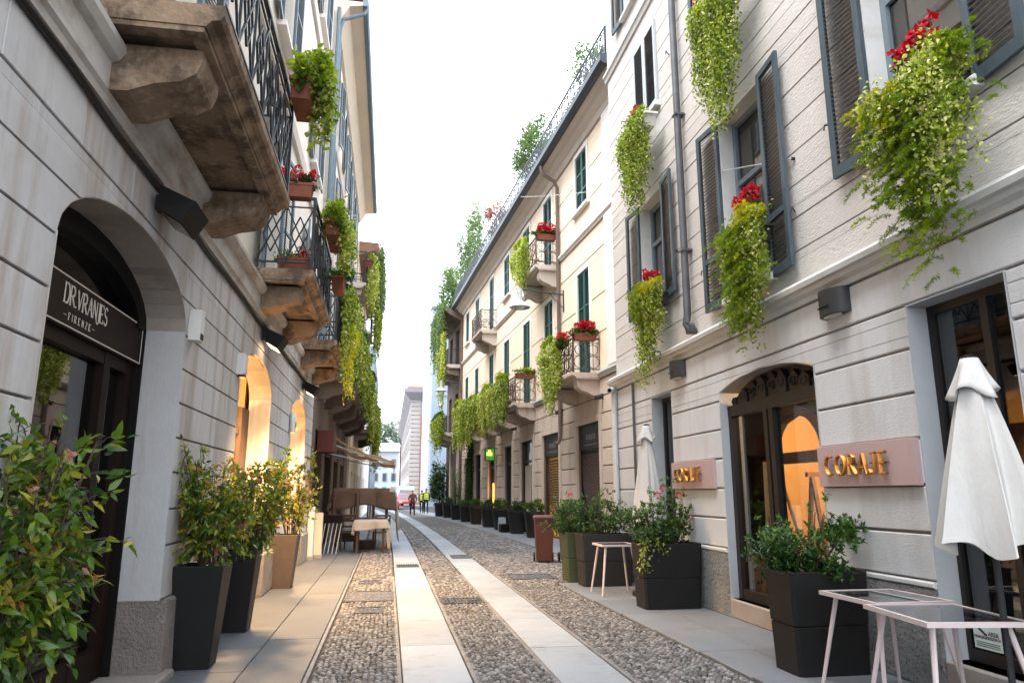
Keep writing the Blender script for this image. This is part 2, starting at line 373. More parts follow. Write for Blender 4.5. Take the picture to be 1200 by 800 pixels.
def light(name, kind, parent, loc, energy, color, size=.1, spot=None, rot=None):
    l = bpy.data.lights.new(name, kind); l.energy = energy; l.color = color
    if kind in ('POINT', 'SPOT'): l.shadow_soft_size = size
    if kind == 'AREA': l.size = size
    if spot: l.spot_size = R(spot); l.spot_blend = .6
    o = bpy.data.objects.new(name, l); col.objects.link(o); o.parent = parent
    s = SGN.get(parent.name, 1); o.location = (s*loc[0], loc[1], loc[2])
    if rot: o.rotation_euler = rot
    return o
# ---- foliage: arrays of small folded leaves
def leaves(name, m, parent, P, D, Nn, L, Wd, tint, fold=.25, kind=None, fine=False):
    """P base points, D directions, Nn rough normals (all n x 3), L lengths, Wd widths, tint 0..1"""
    P = np.asarray(P, float); D = np.asarray(D, float); Nn = np.asarray(Nn, float); n = len(P)
    D = D/np.maximum(np.linalg.norm(D, axis=1, keepdims=True), 1e-6)
    S = np.cross(D, Nn); S /= np.maximum(np.linalg.norm(S, axis=1, keepdims=True), 1e-6)
    Z = np.cross(S, D)
    L = np.broadcast_to(L, (n,))[:, None]; Wd = np.broadcast_to(Wd, (n,))[:, None]
    b = P; tip = P+D*L-Z*L*.18; mid = P+D*L*.45
    l = mid+S*Wd*.5+Z*Wd*fold; r_ = mid-S*Wd*.5+Z*Wd*fold
    V = np.stack([b, r_, tip, l], 1).reshape(-1, 3)
    if fine:       # curved blade with a midrib
        at_ = lambda s, x: P+D*L*s-Z*L*.30*s*s+S*Wd*x+Z*Wd*fold*abs(x)*1.6
        V = np.stack([P, at_(.30, -.46), at_(.66, -.34), at_(1., 0), at_(.66, .34), at_(.30, .46), at_(.30, 0), at_(.66, 0)], 1).reshape(-1, 3)
    s = SGN.get(parent.name, 1) if parent is not None else 1
    if s < 0: V[:, 0] *= -1
    nv = 8 if fine else 4; i = np.arange(n)*nv
    tri = ((0, 1, 6), (0, 6, 5), (6, 1, 2), (6, 2, 7), (5, 6, 7), (5, 7, 4), (7, 2, 3), (7, 3, 4)) if fine else ((0, 1, 2), (0, 2, 3)); nf = len(tri)
    F = np.stack([i+k for t in tri for k in t], 1).reshape(-1)
    me = bpy.data.meshes.new(name)
    me.vertices.add(n*nv); me.vertices.foreach_set('co', V.astype(np.float32).ravel())
    me.loops.add(n*nf*3); me.loops.foreach_set('vertex_index', F.astype(np.int32))
    me.polygons.add(n*nf); me.polygons.foreach_set('loop_start', (np.arange(n*nf)*3).astype(np.int32))
    me.materials.append(MATS[m])
    at = me.attributes.new('tint', 'FLOAT', 'POINT'); at.data.foreach_set('value', np.repeat(np.asarray(tint, np.float32), nv))
    if fine: me.polygons.foreach_set('use_smooth', [True]*(n*nf))
    me.update(); me.validate()
    return newobj(name, me, parent, kind)
def rdir(n, up=0., out=0.):
    d = rng.normal(size=(n, 3)); d[:, 2] += up; d[:, 1] += out
    return d/np.linalg.norm(d, axis=1, keepdims=True)
def blob_points(n, c, r, clumps=12, spread=.33):
    """points gathered in clumps inside an ellipsoid so that gaps stay between them"""
    cc = rdir(clumps)*rng.uniform(.25, 1, (clumps, 1))**.5
    k = rng.integers(0, clumps, n)
    p = cc[k]*.85+rng.normal(size=(n, 3))*spread*.6
    return np.asarray(c)+p*np.asarray(r), p, k
def bush(parent, name, m, n, c, r, L=.06, asp=.5, clumps=14, spread=.33, up=.4, bias=0., tipbias=.35):
    P, p, k = blob_points(n, c, r, clumps, spread)
    D = p*1.0+rdir(n)*.8; D[:, 2] += up
    ct = rng.uniform(-.18, .18, clumps)
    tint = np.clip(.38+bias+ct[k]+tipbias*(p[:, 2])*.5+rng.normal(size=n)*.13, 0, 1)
    return leaves(name, m, parent, P, D, rdir(n, .9), rng.uniform(.6, 1.15, n)*L, rng.uniform(.75, 1.2, n)*L*asp, tint)
def cascade(parent, name, m, u0, u1, v0, v1, top, lens, strands, L=.05, asp=.75, step=.03, bias=0., wander=.05, drop=.6):
    """hanging strands; lens(t) gives the hanging length for t=0..1 along u; returns foliage object"""
    Ps, Ds, Ts = [], [], []
    for i in range(strands):
        t = rng.uniform(); ln = lens(t)*rng.uniform(.45, 1.08); n = max(3, int(ln/step))
        z = -np.linspace(0, ln, n); u = u0+(u1-u0)*t+np.cumsum(rng.normal(size=n))*wander*step*6
        v = rng.uniform(v0, v1)+np.cumsum(rng.normal(size=n))*wander*step*4
        v += .06*np.sin(np.clip(-z*6, 0, PI))
        P = np.stack([u, np.maximum(v, .02), top+z+rng.uniform(-.05, .08)], 1)+rng.normal(size=(n, 3))*[.022, .022, .012]
        Ps.append(P); Ds.append(rdir(n)*.8+np.array([0, .35, -drop])); Ts.append(np.full(n, rng.normal()*.12)+rng.normal(size=n)*.2)
    P = np.concatenate(Ps); D = np.concatenate(Ds); T = np.clip(.48+bias+np.concatenate(Ts), 0, 1); n = len(P)
    return leaves(name, m, parent, P, D, rdir(n, .3, .9), rng.uniform(.55, 1.15, n)*L, rng.uniform(.7, 1.2, n)*L*asp, T, fine=len(P) < 12000 and L < .07)
def fern(parent, name, m, n_fronds, c, r, fl=.35, bias=0.):
    """feathery arching fronds made of fine needles"""
    Ps, Ds, Ts = [], [], []
    for i in range(n_fronds):
        b = np.asarray(c)+rng.normal(size=3)*np.asarray(r)*.45
        d = np.array([rng.normal()*.6, abs(rng.normal())*.7+.2, rng.uniform(-.2, .9)]); d /= np.linalg.norm(d)
        b[2] = min(b[2], c[2]+r[2]*.5); ln = fl*rng.uniform(.5, 1.2); k = 42; s = np.linspace(.05, 1, k)[:, None]
        pts = b+d*ln*s+np.array([0, 0, -1.])*ln*.75*s**2
        Ps.append(np.repeat(pts, 2, 0)); dd = rdir(2*k)*.9+d*.7; dd[:, 2] -= .15; Ds.append(dd); Ts.append(rng.normal()*.12+rng.normal(size=2*k)*.1)
    P = np.concatenate(Ps); n = len(P)
    return leaves(name, m, parent, P, np.concatenate(Ds), rdir(n, .5), rng.uniform(.018, .042, n), rng.uniform(.004, .008, n), np.clip(.45+bias+np.concatenate(Ts), 0, 1), .05)
FLOWER = {}
def flower_mesh(kind):
    if kind in FLOWER: return FLOWER[kind]
    tmp = bpy.data.objects.new('flower_source', None)
    n = 34 if kind == 'ball' else 12
    d = rdir(n, .5); P = d*(.028 if kind == 'ball' else .008)
    o = leaves('flower', 'petal_red', None, P, d+rdir(n)*.3, rdir(n, .4), rng.uniform(.02, .035, n), rng.uniform(.022, .034, n), rng.uniform(.2, 1, n), .2)
    me = o.data; bpy.data.objects.remove(o); bpy.data.objects.remove(tmp); FLOWER[kind] = me
    return me
def flowers(parent, pts, kind='ball', s=1.0):
    me = flower_mesh(kind); sg = SGN.get(parent.name, 1)
    for p in pts:
        o = newobj('flower', me, parent); o.location = (sg*p[0], p[1], p[2])
        o.rotation_euler = tuple(rng.uniform(-.5, .5, 3)+[0, 0, rng.uniform(0, 6)]); k = s*rng.uniform(.75, 1.2); o.scale = (k, k, k)
# ---- walls made of courses of separate stones
def half(op, z):
    """(ua, ub) clear opening of op at height z or None; op = (ua, ub, z0, spring, rise)"""
    ua, ub, z0, zs, rise = op
    if z < z0-1e-6 or z > zs+rise-1e-6 and not (rise == 0 and z <= zs+1e-6): return None
    if z <= zs+1e-6: return ua, ub
    c, a = (ua+ub)/2, (ub-ua)/2
    if rise < .25:      # flat segmental arch
        rr = (a*a+rise*rise)/(2*rise); k = math.sqrt(max(rr*rr-(z-(zs+rise-rr))**2, 0))
    else: k = a*math.sqrt(max(1-((z-zs)/rise)**2, 0))
    return c-k, c+k
def pieces(u0, u1, za, zb, ops, n=5):
    """polygons (u,w) that fill the strip za..zb between u0 and u1 outside the openings"""
    cuts = [o for o in ops if za < o[3]+o[4]-1e-4 and zb > o[2]+1e-4 and o[1] > u0 and o[0] < u1]
    cuts.sort(); out = []; left = [(u0, za), (u0, zb)]
    def edge(o, side):
        m_ = 1 if zb <= o[3]+1e-6 else n
        e = []
        for i in range(m_+1):
            z = za+(zb-za)*i/m_; zz = min(max(z, o[2]), o[3]+o[4]-1e-5); h = half(o, zz)
            e.append((h[side] if h else (o[0]+o[1])/2, z))
        return e
    for o in cuts:
        e = edge(o, 0)
        if e[0][0] > left[0][0]+.02 or e[-1][0] > left[-1][0]+.02: out.append((left, e))
        left = edge(o, 1)
    e = [(u1, za), (u1, zb)]
    if u1 > left[0][0]+.02: out.append((left, e))
    return out
def strip_poly(l, r_): return list(r_)+list(reversed(l))      # up the right edge, down the left edge
def split_levels(zs, ops):
    lv = set(zs)
    for o in ops:
        for z in (o[2], o[3], o[3]+o[4]):
            if zs[0] < z < zs[-1]: lv.add(round(z, 4))
    return sorted(lv)
def core_wall(parent, name, m, u0, u1, zs, ops, v0, v1, label=None):
    b = MB(); lv = split_levels([zs[0], zs[-1]], ops)
    for za, zb in zip(lv, lv[1:]):
        for l, r_ in pieces(u0, u1, za, zb, ops): b.prism(strip_poly(l, r_), v0, v1)
    return b.build(name, m, parent, label=label)
def courses(parent, name, m, u0, u1, zs, ops, v0, v1, gap=.016, joint=None, jgap=.006, skip=None, chamfer=.006):
    """one object per stone; joint = mean stone length or None for undivided piers"""
    row = 0
    for za, zb in zip(zs, zs[1:]):
        row += 1
        lv = split_levels([za, zb], [o for o in ops if za < o[3]+o[4] < zb or za < o[2] < zb])
        for q, (ya, yb) in enumerate(zip(lv, lv[1:])):
            a = ya+(gap/2 if q == 0 else 0); b_ = yb-(gap/2 if q == len(lv)-2 else 0)
            for l, r_ in pieces(u0, u1, a, b_, ops):
                straight = len(l) == 2 and len(r_) == 2
                if straight:
                    ua, ub = l[0][0], r_[0][0]; ends = [ua]
                    if joint:
                        x = ua-joint*(.5 if row % 2 else 0)
                        while True:
                            x += joint*random.uniform(.85, 1.15)
                            if x > ub-.25: break
                            if x > ua+.25: ends.append(x)
                    ends.append(ub)
                    for i, (p, q2) in enumerate(zip(ends, ends[1:])):
                        p2 = p+(jgap/2 if i else 0); q3 = q2-(jgap/2 if i < len(ends)-2 else 0)
                        if skip and skip((p2+q3)/2, (a+b_)/2): continue
                        MB().cbox(p2, q3, v0, v1+random.uniform(-.0015, .0015), a, b_, min(chamfer, (b_-a)*.2)).build(name, m, parent)
                else: MB().prism(strip_poly(l, r_), v0, v1).build(name, m, parent)
def text(body, size, ext, m, parent, at, mode, sx=1., name='lettering', spacing=1., bevel=0.):
    cu = bpy.data.curves.new('lettering', 'FONT'); cu.body = body; cu.size = size; cu.extrude = ext; cu.align_x = 'CENTER'; cu.align_y = 'CENTER'; cu.space_character = spacing; cu.offset = bevel
    o = bpy.data.objects.new('lettering_source', cu); col.objects.link(o)
    dg = bpy.context.evaluated_depsgraph_get(); me = bpy.data.meshes.new_from_object(o.evaluated_get(dg))
    V = [tuple(v.co) for v in me.vertices]; F = [tuple(p.vertices) for p in me.polygons]
    bpy.data.objects.remove(o); bpy.data.meshes.remove(me)
    if mode == 'R': V = [(at[0]-x*sx, at[1]+z, at[2]+y) for x, y, z in V]
    else: V = [(at[0]+x*sx, at[1]+z, at[2]+y) for x, y, z in V]; F = [tuple(reversed(f)) for f in F]
    return build(name, V, F, m, parent)
# ---- windows and shutters shared by all houses
def shutter(parent, m_frame, m_slat, u0, u1, v, z0, z1, rails=(.5,), tilt=0., st=.055, slat=.045):
    """louvred leaf hinged at u0 when tilt>0 or at u1 when tilt<0 (radians away from the wall)"""
    wd = u1-u0
    def tr(b):
        h = 0 if tilt >= 0 else wd; a = abs(tilt); out = []
        for x, y, z in b.V:
            dx = x-h; sx = 1 if tilt >= 0 else -1; dx *= sx
            X = dx*math.cos(a)-y*math.sin(a); Y = dx*math.sin(a)+y*math.cos(a)
            out.append((u0+h+sx*X, v+Y, z))
        b.V = out; return b
    f = MB(); zz = [z0]+[z0+(z1-z0)*r_ for r_ in rails]+[z1]
    f.box(0, st, 0, .04, z0, z1); f.box(wd-st, wd, 0, .04, z0, z1)
    for i, z in enumerate(zz):
        a = z if i == 0 else (z-st if i == len(zz)-1 else z-st/2); hh = st*1.5 if i == 0 else st
        f.box(st, wd-st, .002, .038, a, a+hh)
    o = tr(f).build('shutter', m_frame, parent)
    s = MB()
    for za, zb in zip(zz, zz[1:]):
        z = za+st*1.4
        while z < zb-st*1.05:
            s.add([(st, .006, z+.03), (wd-st, .006, z+.03), (wd-st, .034, z), (st, .034, z), (st, .006, z+.038), (wd-st, .006, z+.038), (wd-st, .034, z+.008), (st, .034, z+.008)],
                  [(0,3,2,1),(4,5,6,7),(0,1,5,4),(1,2,6,5),(2,3,7,6),(3,0,4,7)])
            z += slat
    tr(s).build('louvre', m_slat, o)
    return o
def window(parent, u0, u1, z0, z1, v, m_frame='frame_blue', m_pane='pane_mirror', transom=.0, mull=1, fw=.055, lower=None):
    f = MB(); f.box(u0, u0+fw, v-.04, v+.03, z0, z1); f.box(u1-fw, u1, v-.04, v+.03, z0, z1)
    f.box(u0+fw, u1-fw, v-.04, v+.028, z0, z0+fw); f.box(u0+fw, u1-fw, v-.04, v+.028, z1-fw, z1)
    for i in range(mull):
        x = u0+(u1-u0)*(i+1)/(mull+1); f.box(x-fw*.6, x+fw*.6, v-.038, v+.034, z0+fw, z1-fw)
    if transom: zt = z0+(z1-z0)*transom; f.box(u0+fw, u1-fw, v-.036, v+.026, zt-fw*.5, zt+fw*.5)
    o = f.build('window', m_frame, parent)
    MB().box(u0+fw*.6, u1-fw*.6, v-.02, v-.012, z0+fw*.6, z1-fw*.6).build('pane', m_pane, o)
    return o
def surround(parent, m, u0, u1, z0, z1, v, wd=.13, pr=.03, sill=True, name='window_surround'):
    b = MB(); b.box(u0-wd, u0, v, v+pr, z0, z1+wd); b.box(u1, u1+wd, v, v+pr, z0, z1+wd); b.box(u0, u1, v, v+pr, z1, z1+wd)
    o = b.build(name, m, parent)
    if sill: MB().box(u0-wd-.06, u1+wd+.06, v, v+.14, z0-.09, z0-.002).build('sill', m, parent)
    return o
# ------------------------------------------------------------------ ground, street, pavements
def bend(y):
    return 0. if y < 17 else -.00058*(y-17)**2
MB().box(-400, 400, -60, 700, -.5, -.06).build('ground', 'ground', None, kind='structure')
road = thing('road', None, None, kind='structure')
EDG = dict(a0=-.60, a1=.17, b0=.74, b1=1.44, c0=2.02)
def ribbon(name, x0, x1, ys, z, m, parent, thick=.05, fx0=None, fx1=None):
    b = MB(); V = []
    for y in ys:
        V += [((fx0(y) if fx0 else x0)+bend(y), y, z), ((fx1(y) if fx1 else x1)+bend(y), y, z)]
    F = [(2*i, 2*i+1, 2*i+3, 2*i+2) for i in range(len(ys)-1)]
    b.add(V, F); return b.build(name, m, parent)
def right_edge(y):        # where the cobbles meet the right-hand pavement
    if y < 12.6: return 3.02-.018*(y-6)
    if y < 13.2: return 2.9+(y-12.6)/.6*.95
    if y < 16.5: return 3.85
    if y < 17.5: return 3.85+(y-16.5)*.45
    return 4.30-.024*(y-17.5)
YS = [-3, 0, 3, 6, 9, 11, 12.6, 13.2, 14.5, 16.5, 17.5]+list(range(19, 96, 2))
ribbon('cobble_bed', -.75, 4, YS, -.022, 'cobble_bed', road, fx0=lambda y: -.75, fx1=lambda y: right_edge(y)+.12)
ribbon('far_cobbles', 0, 0, [33.9]+list(range(35, 96, 2)), -.008, 'cobble_far', road, fx0=lambda y: -.60, fx1=lambda y: right_edge(y)+.1)
# pebbles: one low dome each
def pebbles():
    bands = [(EDG['a0'], lambda y: EDG['a1']), (EDG['b0'], lambda y: EDG['b1']), (EDG['c0'], right_edge)]
    C_ = []
    y = 3.6
    row = 0
    while y < 34:
        py = .039 if y < 12 else (.058 if y < 20 else .10); px = .050 if y < 12 else (.072 if y < 20 else .12)
        for x0, fx in bands:
            x1 = fx(y); n = max(1, int((x1-x0-.03)/px)); off = (row % 2)*.5
            xs = x0+.03+(np.arange(n)+off*.6+.25)*(x1-x0-.03)/(n+.3)
            xs = xs+rng.normal(size=n)*px*.10
            yy = y+rng.normal(size=n)*py*.13+.018*np.sin(xs*7+row*.0)
            k = rng.uniform(.8, 1.12, n)
            C_.append(np.stack([xs+bend(y), yy, px*.50*k, py*.53*rng.uniform(.85, 1.12, n), rng.normal(size=n)*.25, rng.uniform(-.006, .006, n)], 1))
        y += py; row += 1
    A = np.concatenate(C_); n = len(A); K = 7
    ang = np.arange(K)*2*PI/K
    def ring(scale, z): 
        a = ang[None, :]+A[:, 4:5]; jit = 1+rng.normal(size=(n, K))*.07
        return np.stack([A[:, 0:1]+np.cos(a)*A[:, 2:3]*scale*jit, A[:, 1:2]+np.sin(a)*A[:, 3:4]*scale*jit, np.broadcast_to(z+A[:, 5:6], (n, K))], 2)
    r0, r1, r2 = ring(1., -.024), ring(.90, -.006), ring(.52, .003)
    V = np.concatenate([r0, r1, r2], 1)       # n,3K,3
    tint = np.clip(rng.beta(2.2, 2.4, n), 0, 1)
    f = []
    for k in range(K):
        k2 = (k+1) % K
        f += [(k, k2, K+k2, K+k), (K+k, K+k2, 2*K+k2, 2*K+k)]
    f4 = np.array(f); cap = np.arange(2*K, 3*K)
    # the 300 that show largest become stones of their own
    vis = (A[:, 1] > 5.95)&(A[:, 0] > -.6)&(A[:, 0] < 2.9)
    order = np.argsort(np.where(vis, A[:, 1], 1e9))[:300]; sel = np.zeros(n, bool); sel[order] = True
    for i in order:
        v = V[i]; c = np.array([A[i, 0], A[i, 1], 0.])
        me = bpy.data.meshes.new('cobble'); me.from_pydata([tuple(p) for p in (v-c)], [], [tuple(q) for q in f]+[tuple(cap)])
        me.materials.append(MATS['pebble']); at = me.attributes.new('tint', 'FLOAT', 'POINT'); at.data.foreach_set('value', np.full(3*K, tint[i], np.float32))
        me.polygons.foreach_set('use_smooth', [True]*len(me.polygons)); me.update()
        o = newobj('cobble', me, road); o.location = tuple(c)
    V2 = V[~sel]; n2 = len(V2); base = (np.arange(n2)*3*K)[:, None, None]
    Q = (f4[None]+base).reshape(-1, 4); Cp = (cap[None]+base[:, 0]).reshape(-1, K)
    me = bpy.data.meshes.new('cobbles')
    me.vertices.add(n2*3*K); me.vertices.foreach_set('co', V2.astype(np.float32).ravel())
    loops = np.concatenate([Q.ravel(), Cp.ravel()]).astype(np.int32); me.loops.add(len(loops)); me.loops.foreach_set('vertex_index', loops)
    st = np.concatenate([np.arange(len(Q))*4, len(Q)*4+np.arange(len(Cp))*K]).astype(np.int32); me.polygons.add(len(st)); me.polygons.foreach_set('loop_start', st)
    me.polygons.foreach_set('use_smooth', [True]*len(st)); me.materials.append(MATS['pebble'])
    at = me.attributes.new('tint', 'FLOAT', 'POINT'); at.data.foreach_set('value', np.repeat(tint[~sel], 3*K).astype(np.float32)); me.update(); me.validate()
    newobj('cobbles', me, road, 'stuff')
pebbles()
def slab(parent, m, x0, x1, y0, y1, g=.006, name='paving_slab', skew=0., top=0.):
    b = MB(); o0, o1 = bend(y0), bend(y1); t = top+random.uniform(-.002, .002); c = .006
    V = []
    for z, i in ((-.05, 0), (t-c*.6, 0), (t, c)):
        V += [(x0+g+i+o0, y0+g+i, z), (x1-g-i+o0, y0+g+i+skew, z), (x1-g-i+o1, y1-g-i+skew, z), (x0+g+i+o1, y1-g-i, z)]
    b.add(V, [(8,9,10,11)]+[(a+4*l, (a+1) % 4+4*l, (a+1) % 4+4+4*l, a+4+4*l) for l in (0, 1) for a in range(4)])
    return b.build(name, m, parent)
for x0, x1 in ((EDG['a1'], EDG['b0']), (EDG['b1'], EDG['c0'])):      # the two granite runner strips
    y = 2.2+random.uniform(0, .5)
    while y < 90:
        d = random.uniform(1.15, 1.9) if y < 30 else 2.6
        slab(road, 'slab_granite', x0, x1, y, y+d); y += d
# thin edging stones between cobbles and granite
for x, nmax in ((EDG['a0']-.02, 22), (EDG['a1']-.025, 14), (EDG['b0']+.025, 14), (EDG['b1']-.025, 14), (EDG['c0']+.025, 14)):
    y = 5.2
    while y < nmax:
        d = random.uniform(.16, .30); slab(road, 'kerb_stone', x-.022, x+.022, y, y+d, .004, 'edging_stone', top=.0045); y += d
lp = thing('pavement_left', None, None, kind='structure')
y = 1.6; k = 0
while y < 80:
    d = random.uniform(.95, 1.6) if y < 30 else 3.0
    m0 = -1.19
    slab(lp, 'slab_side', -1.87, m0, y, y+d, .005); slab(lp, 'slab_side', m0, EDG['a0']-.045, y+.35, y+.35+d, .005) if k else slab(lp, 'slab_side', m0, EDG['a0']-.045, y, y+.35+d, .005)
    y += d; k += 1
MB().box(-3.2, -.65, -3, 95, -.055, -.02).build('mortar_bed', 'cobble_bed', lp)
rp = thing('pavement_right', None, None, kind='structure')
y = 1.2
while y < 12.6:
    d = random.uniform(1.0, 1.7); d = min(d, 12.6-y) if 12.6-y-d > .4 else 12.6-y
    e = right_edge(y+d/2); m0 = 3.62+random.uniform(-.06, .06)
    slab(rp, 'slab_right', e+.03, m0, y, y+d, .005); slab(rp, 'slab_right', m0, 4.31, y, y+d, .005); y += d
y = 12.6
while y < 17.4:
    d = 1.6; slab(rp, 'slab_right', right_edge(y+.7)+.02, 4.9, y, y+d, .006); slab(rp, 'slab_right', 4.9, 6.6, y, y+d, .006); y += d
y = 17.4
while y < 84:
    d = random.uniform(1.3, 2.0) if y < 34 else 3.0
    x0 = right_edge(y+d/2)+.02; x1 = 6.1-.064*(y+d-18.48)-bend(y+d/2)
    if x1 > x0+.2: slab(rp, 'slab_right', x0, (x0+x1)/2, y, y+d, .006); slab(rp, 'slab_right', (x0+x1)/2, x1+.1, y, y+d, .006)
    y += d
ribbon('mortar_bed', 0, 0, YS, -.03, 'cobble_bed', rp, fx0=lambda y: right_edge(y)-.1, fx1=lambda y: 7.4)
# iron covers and grates let into the street
def cover(label, x0, x1, y0, y1, kind='grate', bars=9):
    t = thing('drain_grate' if kind == 'grate' else 'manhole_cover', label, 'grate' if kind == 'grate' else 'manhole', W0, ((x0+x1)/2, (y0+y1)/2, 0))
    a, b_ = (x1-x0)/2, (y1-y0)/2
    f = MB().box(-a, a, -b_, b_, -.02, .004)
    f.build('plate', 'black_paint' if kind == 'grate' else 'grate', t)
    g = MB(); g.box(-a, a, -b_, -b_+.02, .004, .012); g.box(-a, a, b_-.02, b_, .004, .012); g.box(-a, -a+.02, -b_+.02, b_-.02, .004, .012); g.box(a-.02, a, -b_+.02, b_-.02, .004, .012)
    if kind == 'grate':
        for i in range(bars): x = -a+.04+(2*a-.08)*i/(bars-1); g.box(x-.008, x+.008, -b_+.02, b_-.02, .004, .010)
        g.box(-a+.02, a-.02, -.01, .01, .0045, .0115)
    else:
        for i in range(6):
            for j in range(4): 
                x = -a+.06+(2*a-.12)*i/5; y = -b_+.06+(2*b_-.12)*j/3; g.box(x-.02, x+.02, y-.006, y+.006, .004, .008)
    g.build('grille', 'grate', t)
cover('wide grey iron cover set across the cobbles between pavement and granite strip', -.58, .13, 10.9, 12.0, 'plate')
cover('small square iron cover in the left cobbles just before the wide cover', -.38, -.02, 9.85, 10.35, 'plate')
cover('slotted drain grate in the cobbles between the two granite strips', .79, 1.39, 10.5, 11.0, 'grate', 12)
cover('little slotted grate let into the left granite strip', .22, .69, 15.7, 16.25, 'grate', 9)
cover('dark iron cover in the right-hand cobbles level with the small pink table', 2.25, 3.05, 13.2, 14.0, 'plate')
cover('iron cover in the right granite strip well beyond the brown bin', 1.55, 2.0, 17.6, 18.5, 'plate')
cover('iron cover in the right-hand cobbles beyond the brown bin', 2.6, 3.2, 19.0, 19.9, 'plate')
cover('small iron cover in the left cobbles in front of the cloth-covered tables', -.45, -.05, 13.0, 13.4, 'plate')
# ------------------------------------------------------------------ house on the left, with the arched shops
def rail_panel(b, p, q, h, z0=.06, bay=.46, th=.016, style='diamond', posts=True):
    """iron railing between two base points p,q (u,v,w)"""
    p = Vector(p); q = Vector(q); d = q-p; ln = d.length; d.normalize(); Z = Vector((0, 0, 1))
    P = lambda s, z: p+d*s+Z*z
    b.bar(P(-.012, h), P(ln+.012, h), th*2.0); b.bar(P(0, h*.87), P(ln, h*.87), th); b.bar(P(0, z0+.04), P(ln, z0+.04), th*1.2)
    if posts:
        for s in (0, ln): b.bar(P(s, -.01), P(s, h+.004), th*2.2)
    n = max(1, round(ln/bay)); w_ = ln/n; lo, hi = z0+.04, h*.87
    if style == 'diamond':
        for i in range(n):
            a, c = i*w_, (i+1)*w_; m_ = (a+c)/2; zm = (lo+hi)/2
            if i: b.bar(P(a, z0), P(a, h), th*1.1)
            b.bar(P(a, lo), P(c, hi), th); b.bar(P(a, hi), P(c, lo), th)
            for (s0, s1) in (((a+w_*.2, zm), (m_, hi-.18*(hi-lo))), ((m_, hi-.18*(hi-lo)), (c-w_*.2, zm)), ((c-w_*.2, zm), (m_, lo+.18*(hi-lo))), ((m_, lo+.18*(hi-lo)), (a+w_*.2, zm))):
                b.bar(P(*s0), P(*s1), th)
    elif style == 'scroll':
        for i in range(n+1):
            s = i*w_; b.bar(P(s, z0), P(s, h), th)
        for i in range(n):
            c = (i+.5)*w_
            for zc, r_ in ((lo+.27*(hi-lo), .24*(hi-lo)), (lo+.74*(hi-lo), .20*(hi-lo))):
                r_ = min(r_, w_*.46)
                b.tube([P(c+r_*math.cos(t*.7), zc+r_*math.sin(t*.7)) for t in range(10)], th*.7, 4)
            b.bar(P(c, z0), P(c, h), th*.7)
        b.bar(P(0, (lo+hi)/2), P(ln, (lo+hi)/2), th*.9)
    else:
        m_ = max(2, round(ln/.12))
        for i in range(1, m_): b.bar(P(ln*i/m_, z0), P(ln*i/m_, h), th*.8)
    return b
def balcony(parent, u0, u1, v1, z, th=.16, m='balcony_stone', rail='iron', h=1.0, style='diamond', brackets=None, bh=.36, bw=.34, vin=0., iron_th=.016, rough=.0):
    e = .035
    s = MB(); prof = [(vin-.05, z), (v1-.10, z), (v1-.07, z+.04), (v1-.02, z+.05), (v1, z+th*.55), (v1, z+th), (vin-.05, z+th)]
    s.profile(prof, u0, u1); o = s.build('balcony', m, parent)
    # raised lip under the edges so that the underside is a recessed panel
    l = MB(); l.box(u0+.01, u1-.01, v1-.20, v1-.11, z-.035, z+.001); l.box(u0+.01, u0+.11, vin, v1-.20, z-.035, z+.001); l.box(u1-.11, u1-.01, vin, v1-.20, z-.035, z+.001)
    l.build('underside_moulding', m, o)
    for c in (brackets if brackets is not None else (u0+.28, u1-.28)):
        k = MB(); d = v1-.16
        k.profile([(vin-.02, z-.037), (vin-.02, z-bh), (vin+d*.30, z-bh*.98), (vin+d*.55, z-bh*.80), (vin+d*.80, z-bh*.72), (vin+d*.95, z-bh*.55), (vin+d, z-bh*.30), (vin+d, z-.037)], c-bw/2, c+bw/2)
        k.build('bracket', m, o)
    t = z+th; r_ = MB()
    rail_panel(r_, (u0+e, v1-e, t), (u1-e, v1-e, t), h, style=style, th=iron_th)
    rail_panel(r_, (u0+e, vin, t), (u0+e, v1-e, t), h, style=style, th=iron_th, posts=False)
    rail_panel(r_, (u1-e, vin, t), (u1-e, v1-e, t), h, style=style, th=iron_th, posts=False)
    r_.build('railing', rail, o)
    return o
A_OPS = [(4.1, 6.7, 0, 2.92, .50), (9.15, 11.6, 0, 2.92, .45), (14.0, 16.4, 0, 2.92, .45)]
A_Z = [.63, 1.07, 1.37, 1.68, 1.98, 2.285, 2.59, 2.895, 3.20, 3.50, 3.85]
lh = thing('stone_house', 'grey rusticated stone house with arched shop fronts and stone balconies above', 'building', LF, (0, 0, 0))
core_wall(lh, 'wall_core', 'stone_left_core', -3, 17.8, [0, 4.2], A_OPS, -.32, -.032)
courses(lh, 'stone_block', 'stone_left', -3, 17.8, A_Z, A_OPS, -.03, 0, gap=.017, joint=.95, chamfer=.004)
courses(lh, 'foot_stone', 'stone_left', -3, 17.8, [0, .63], A_OPS, -.03, -.004, gap=.0, joint=None)
for a, b_ in ((1.9, 4.07), (6.72, 9.12), (11.63, 13.97), (16.43, 17.8)):
    x = a; n = max(1, round((b_-a)/1.2))
    for i in range(n):
        p, q = a+(b_-a)*i/n+(.004 if i else 0), a+(b_-a)*(i+1)/n-.004
        MB().cbox(p, q, -.002, .05, 0, .63, .02).build('plinth_stone', 'granite_rough', lh)
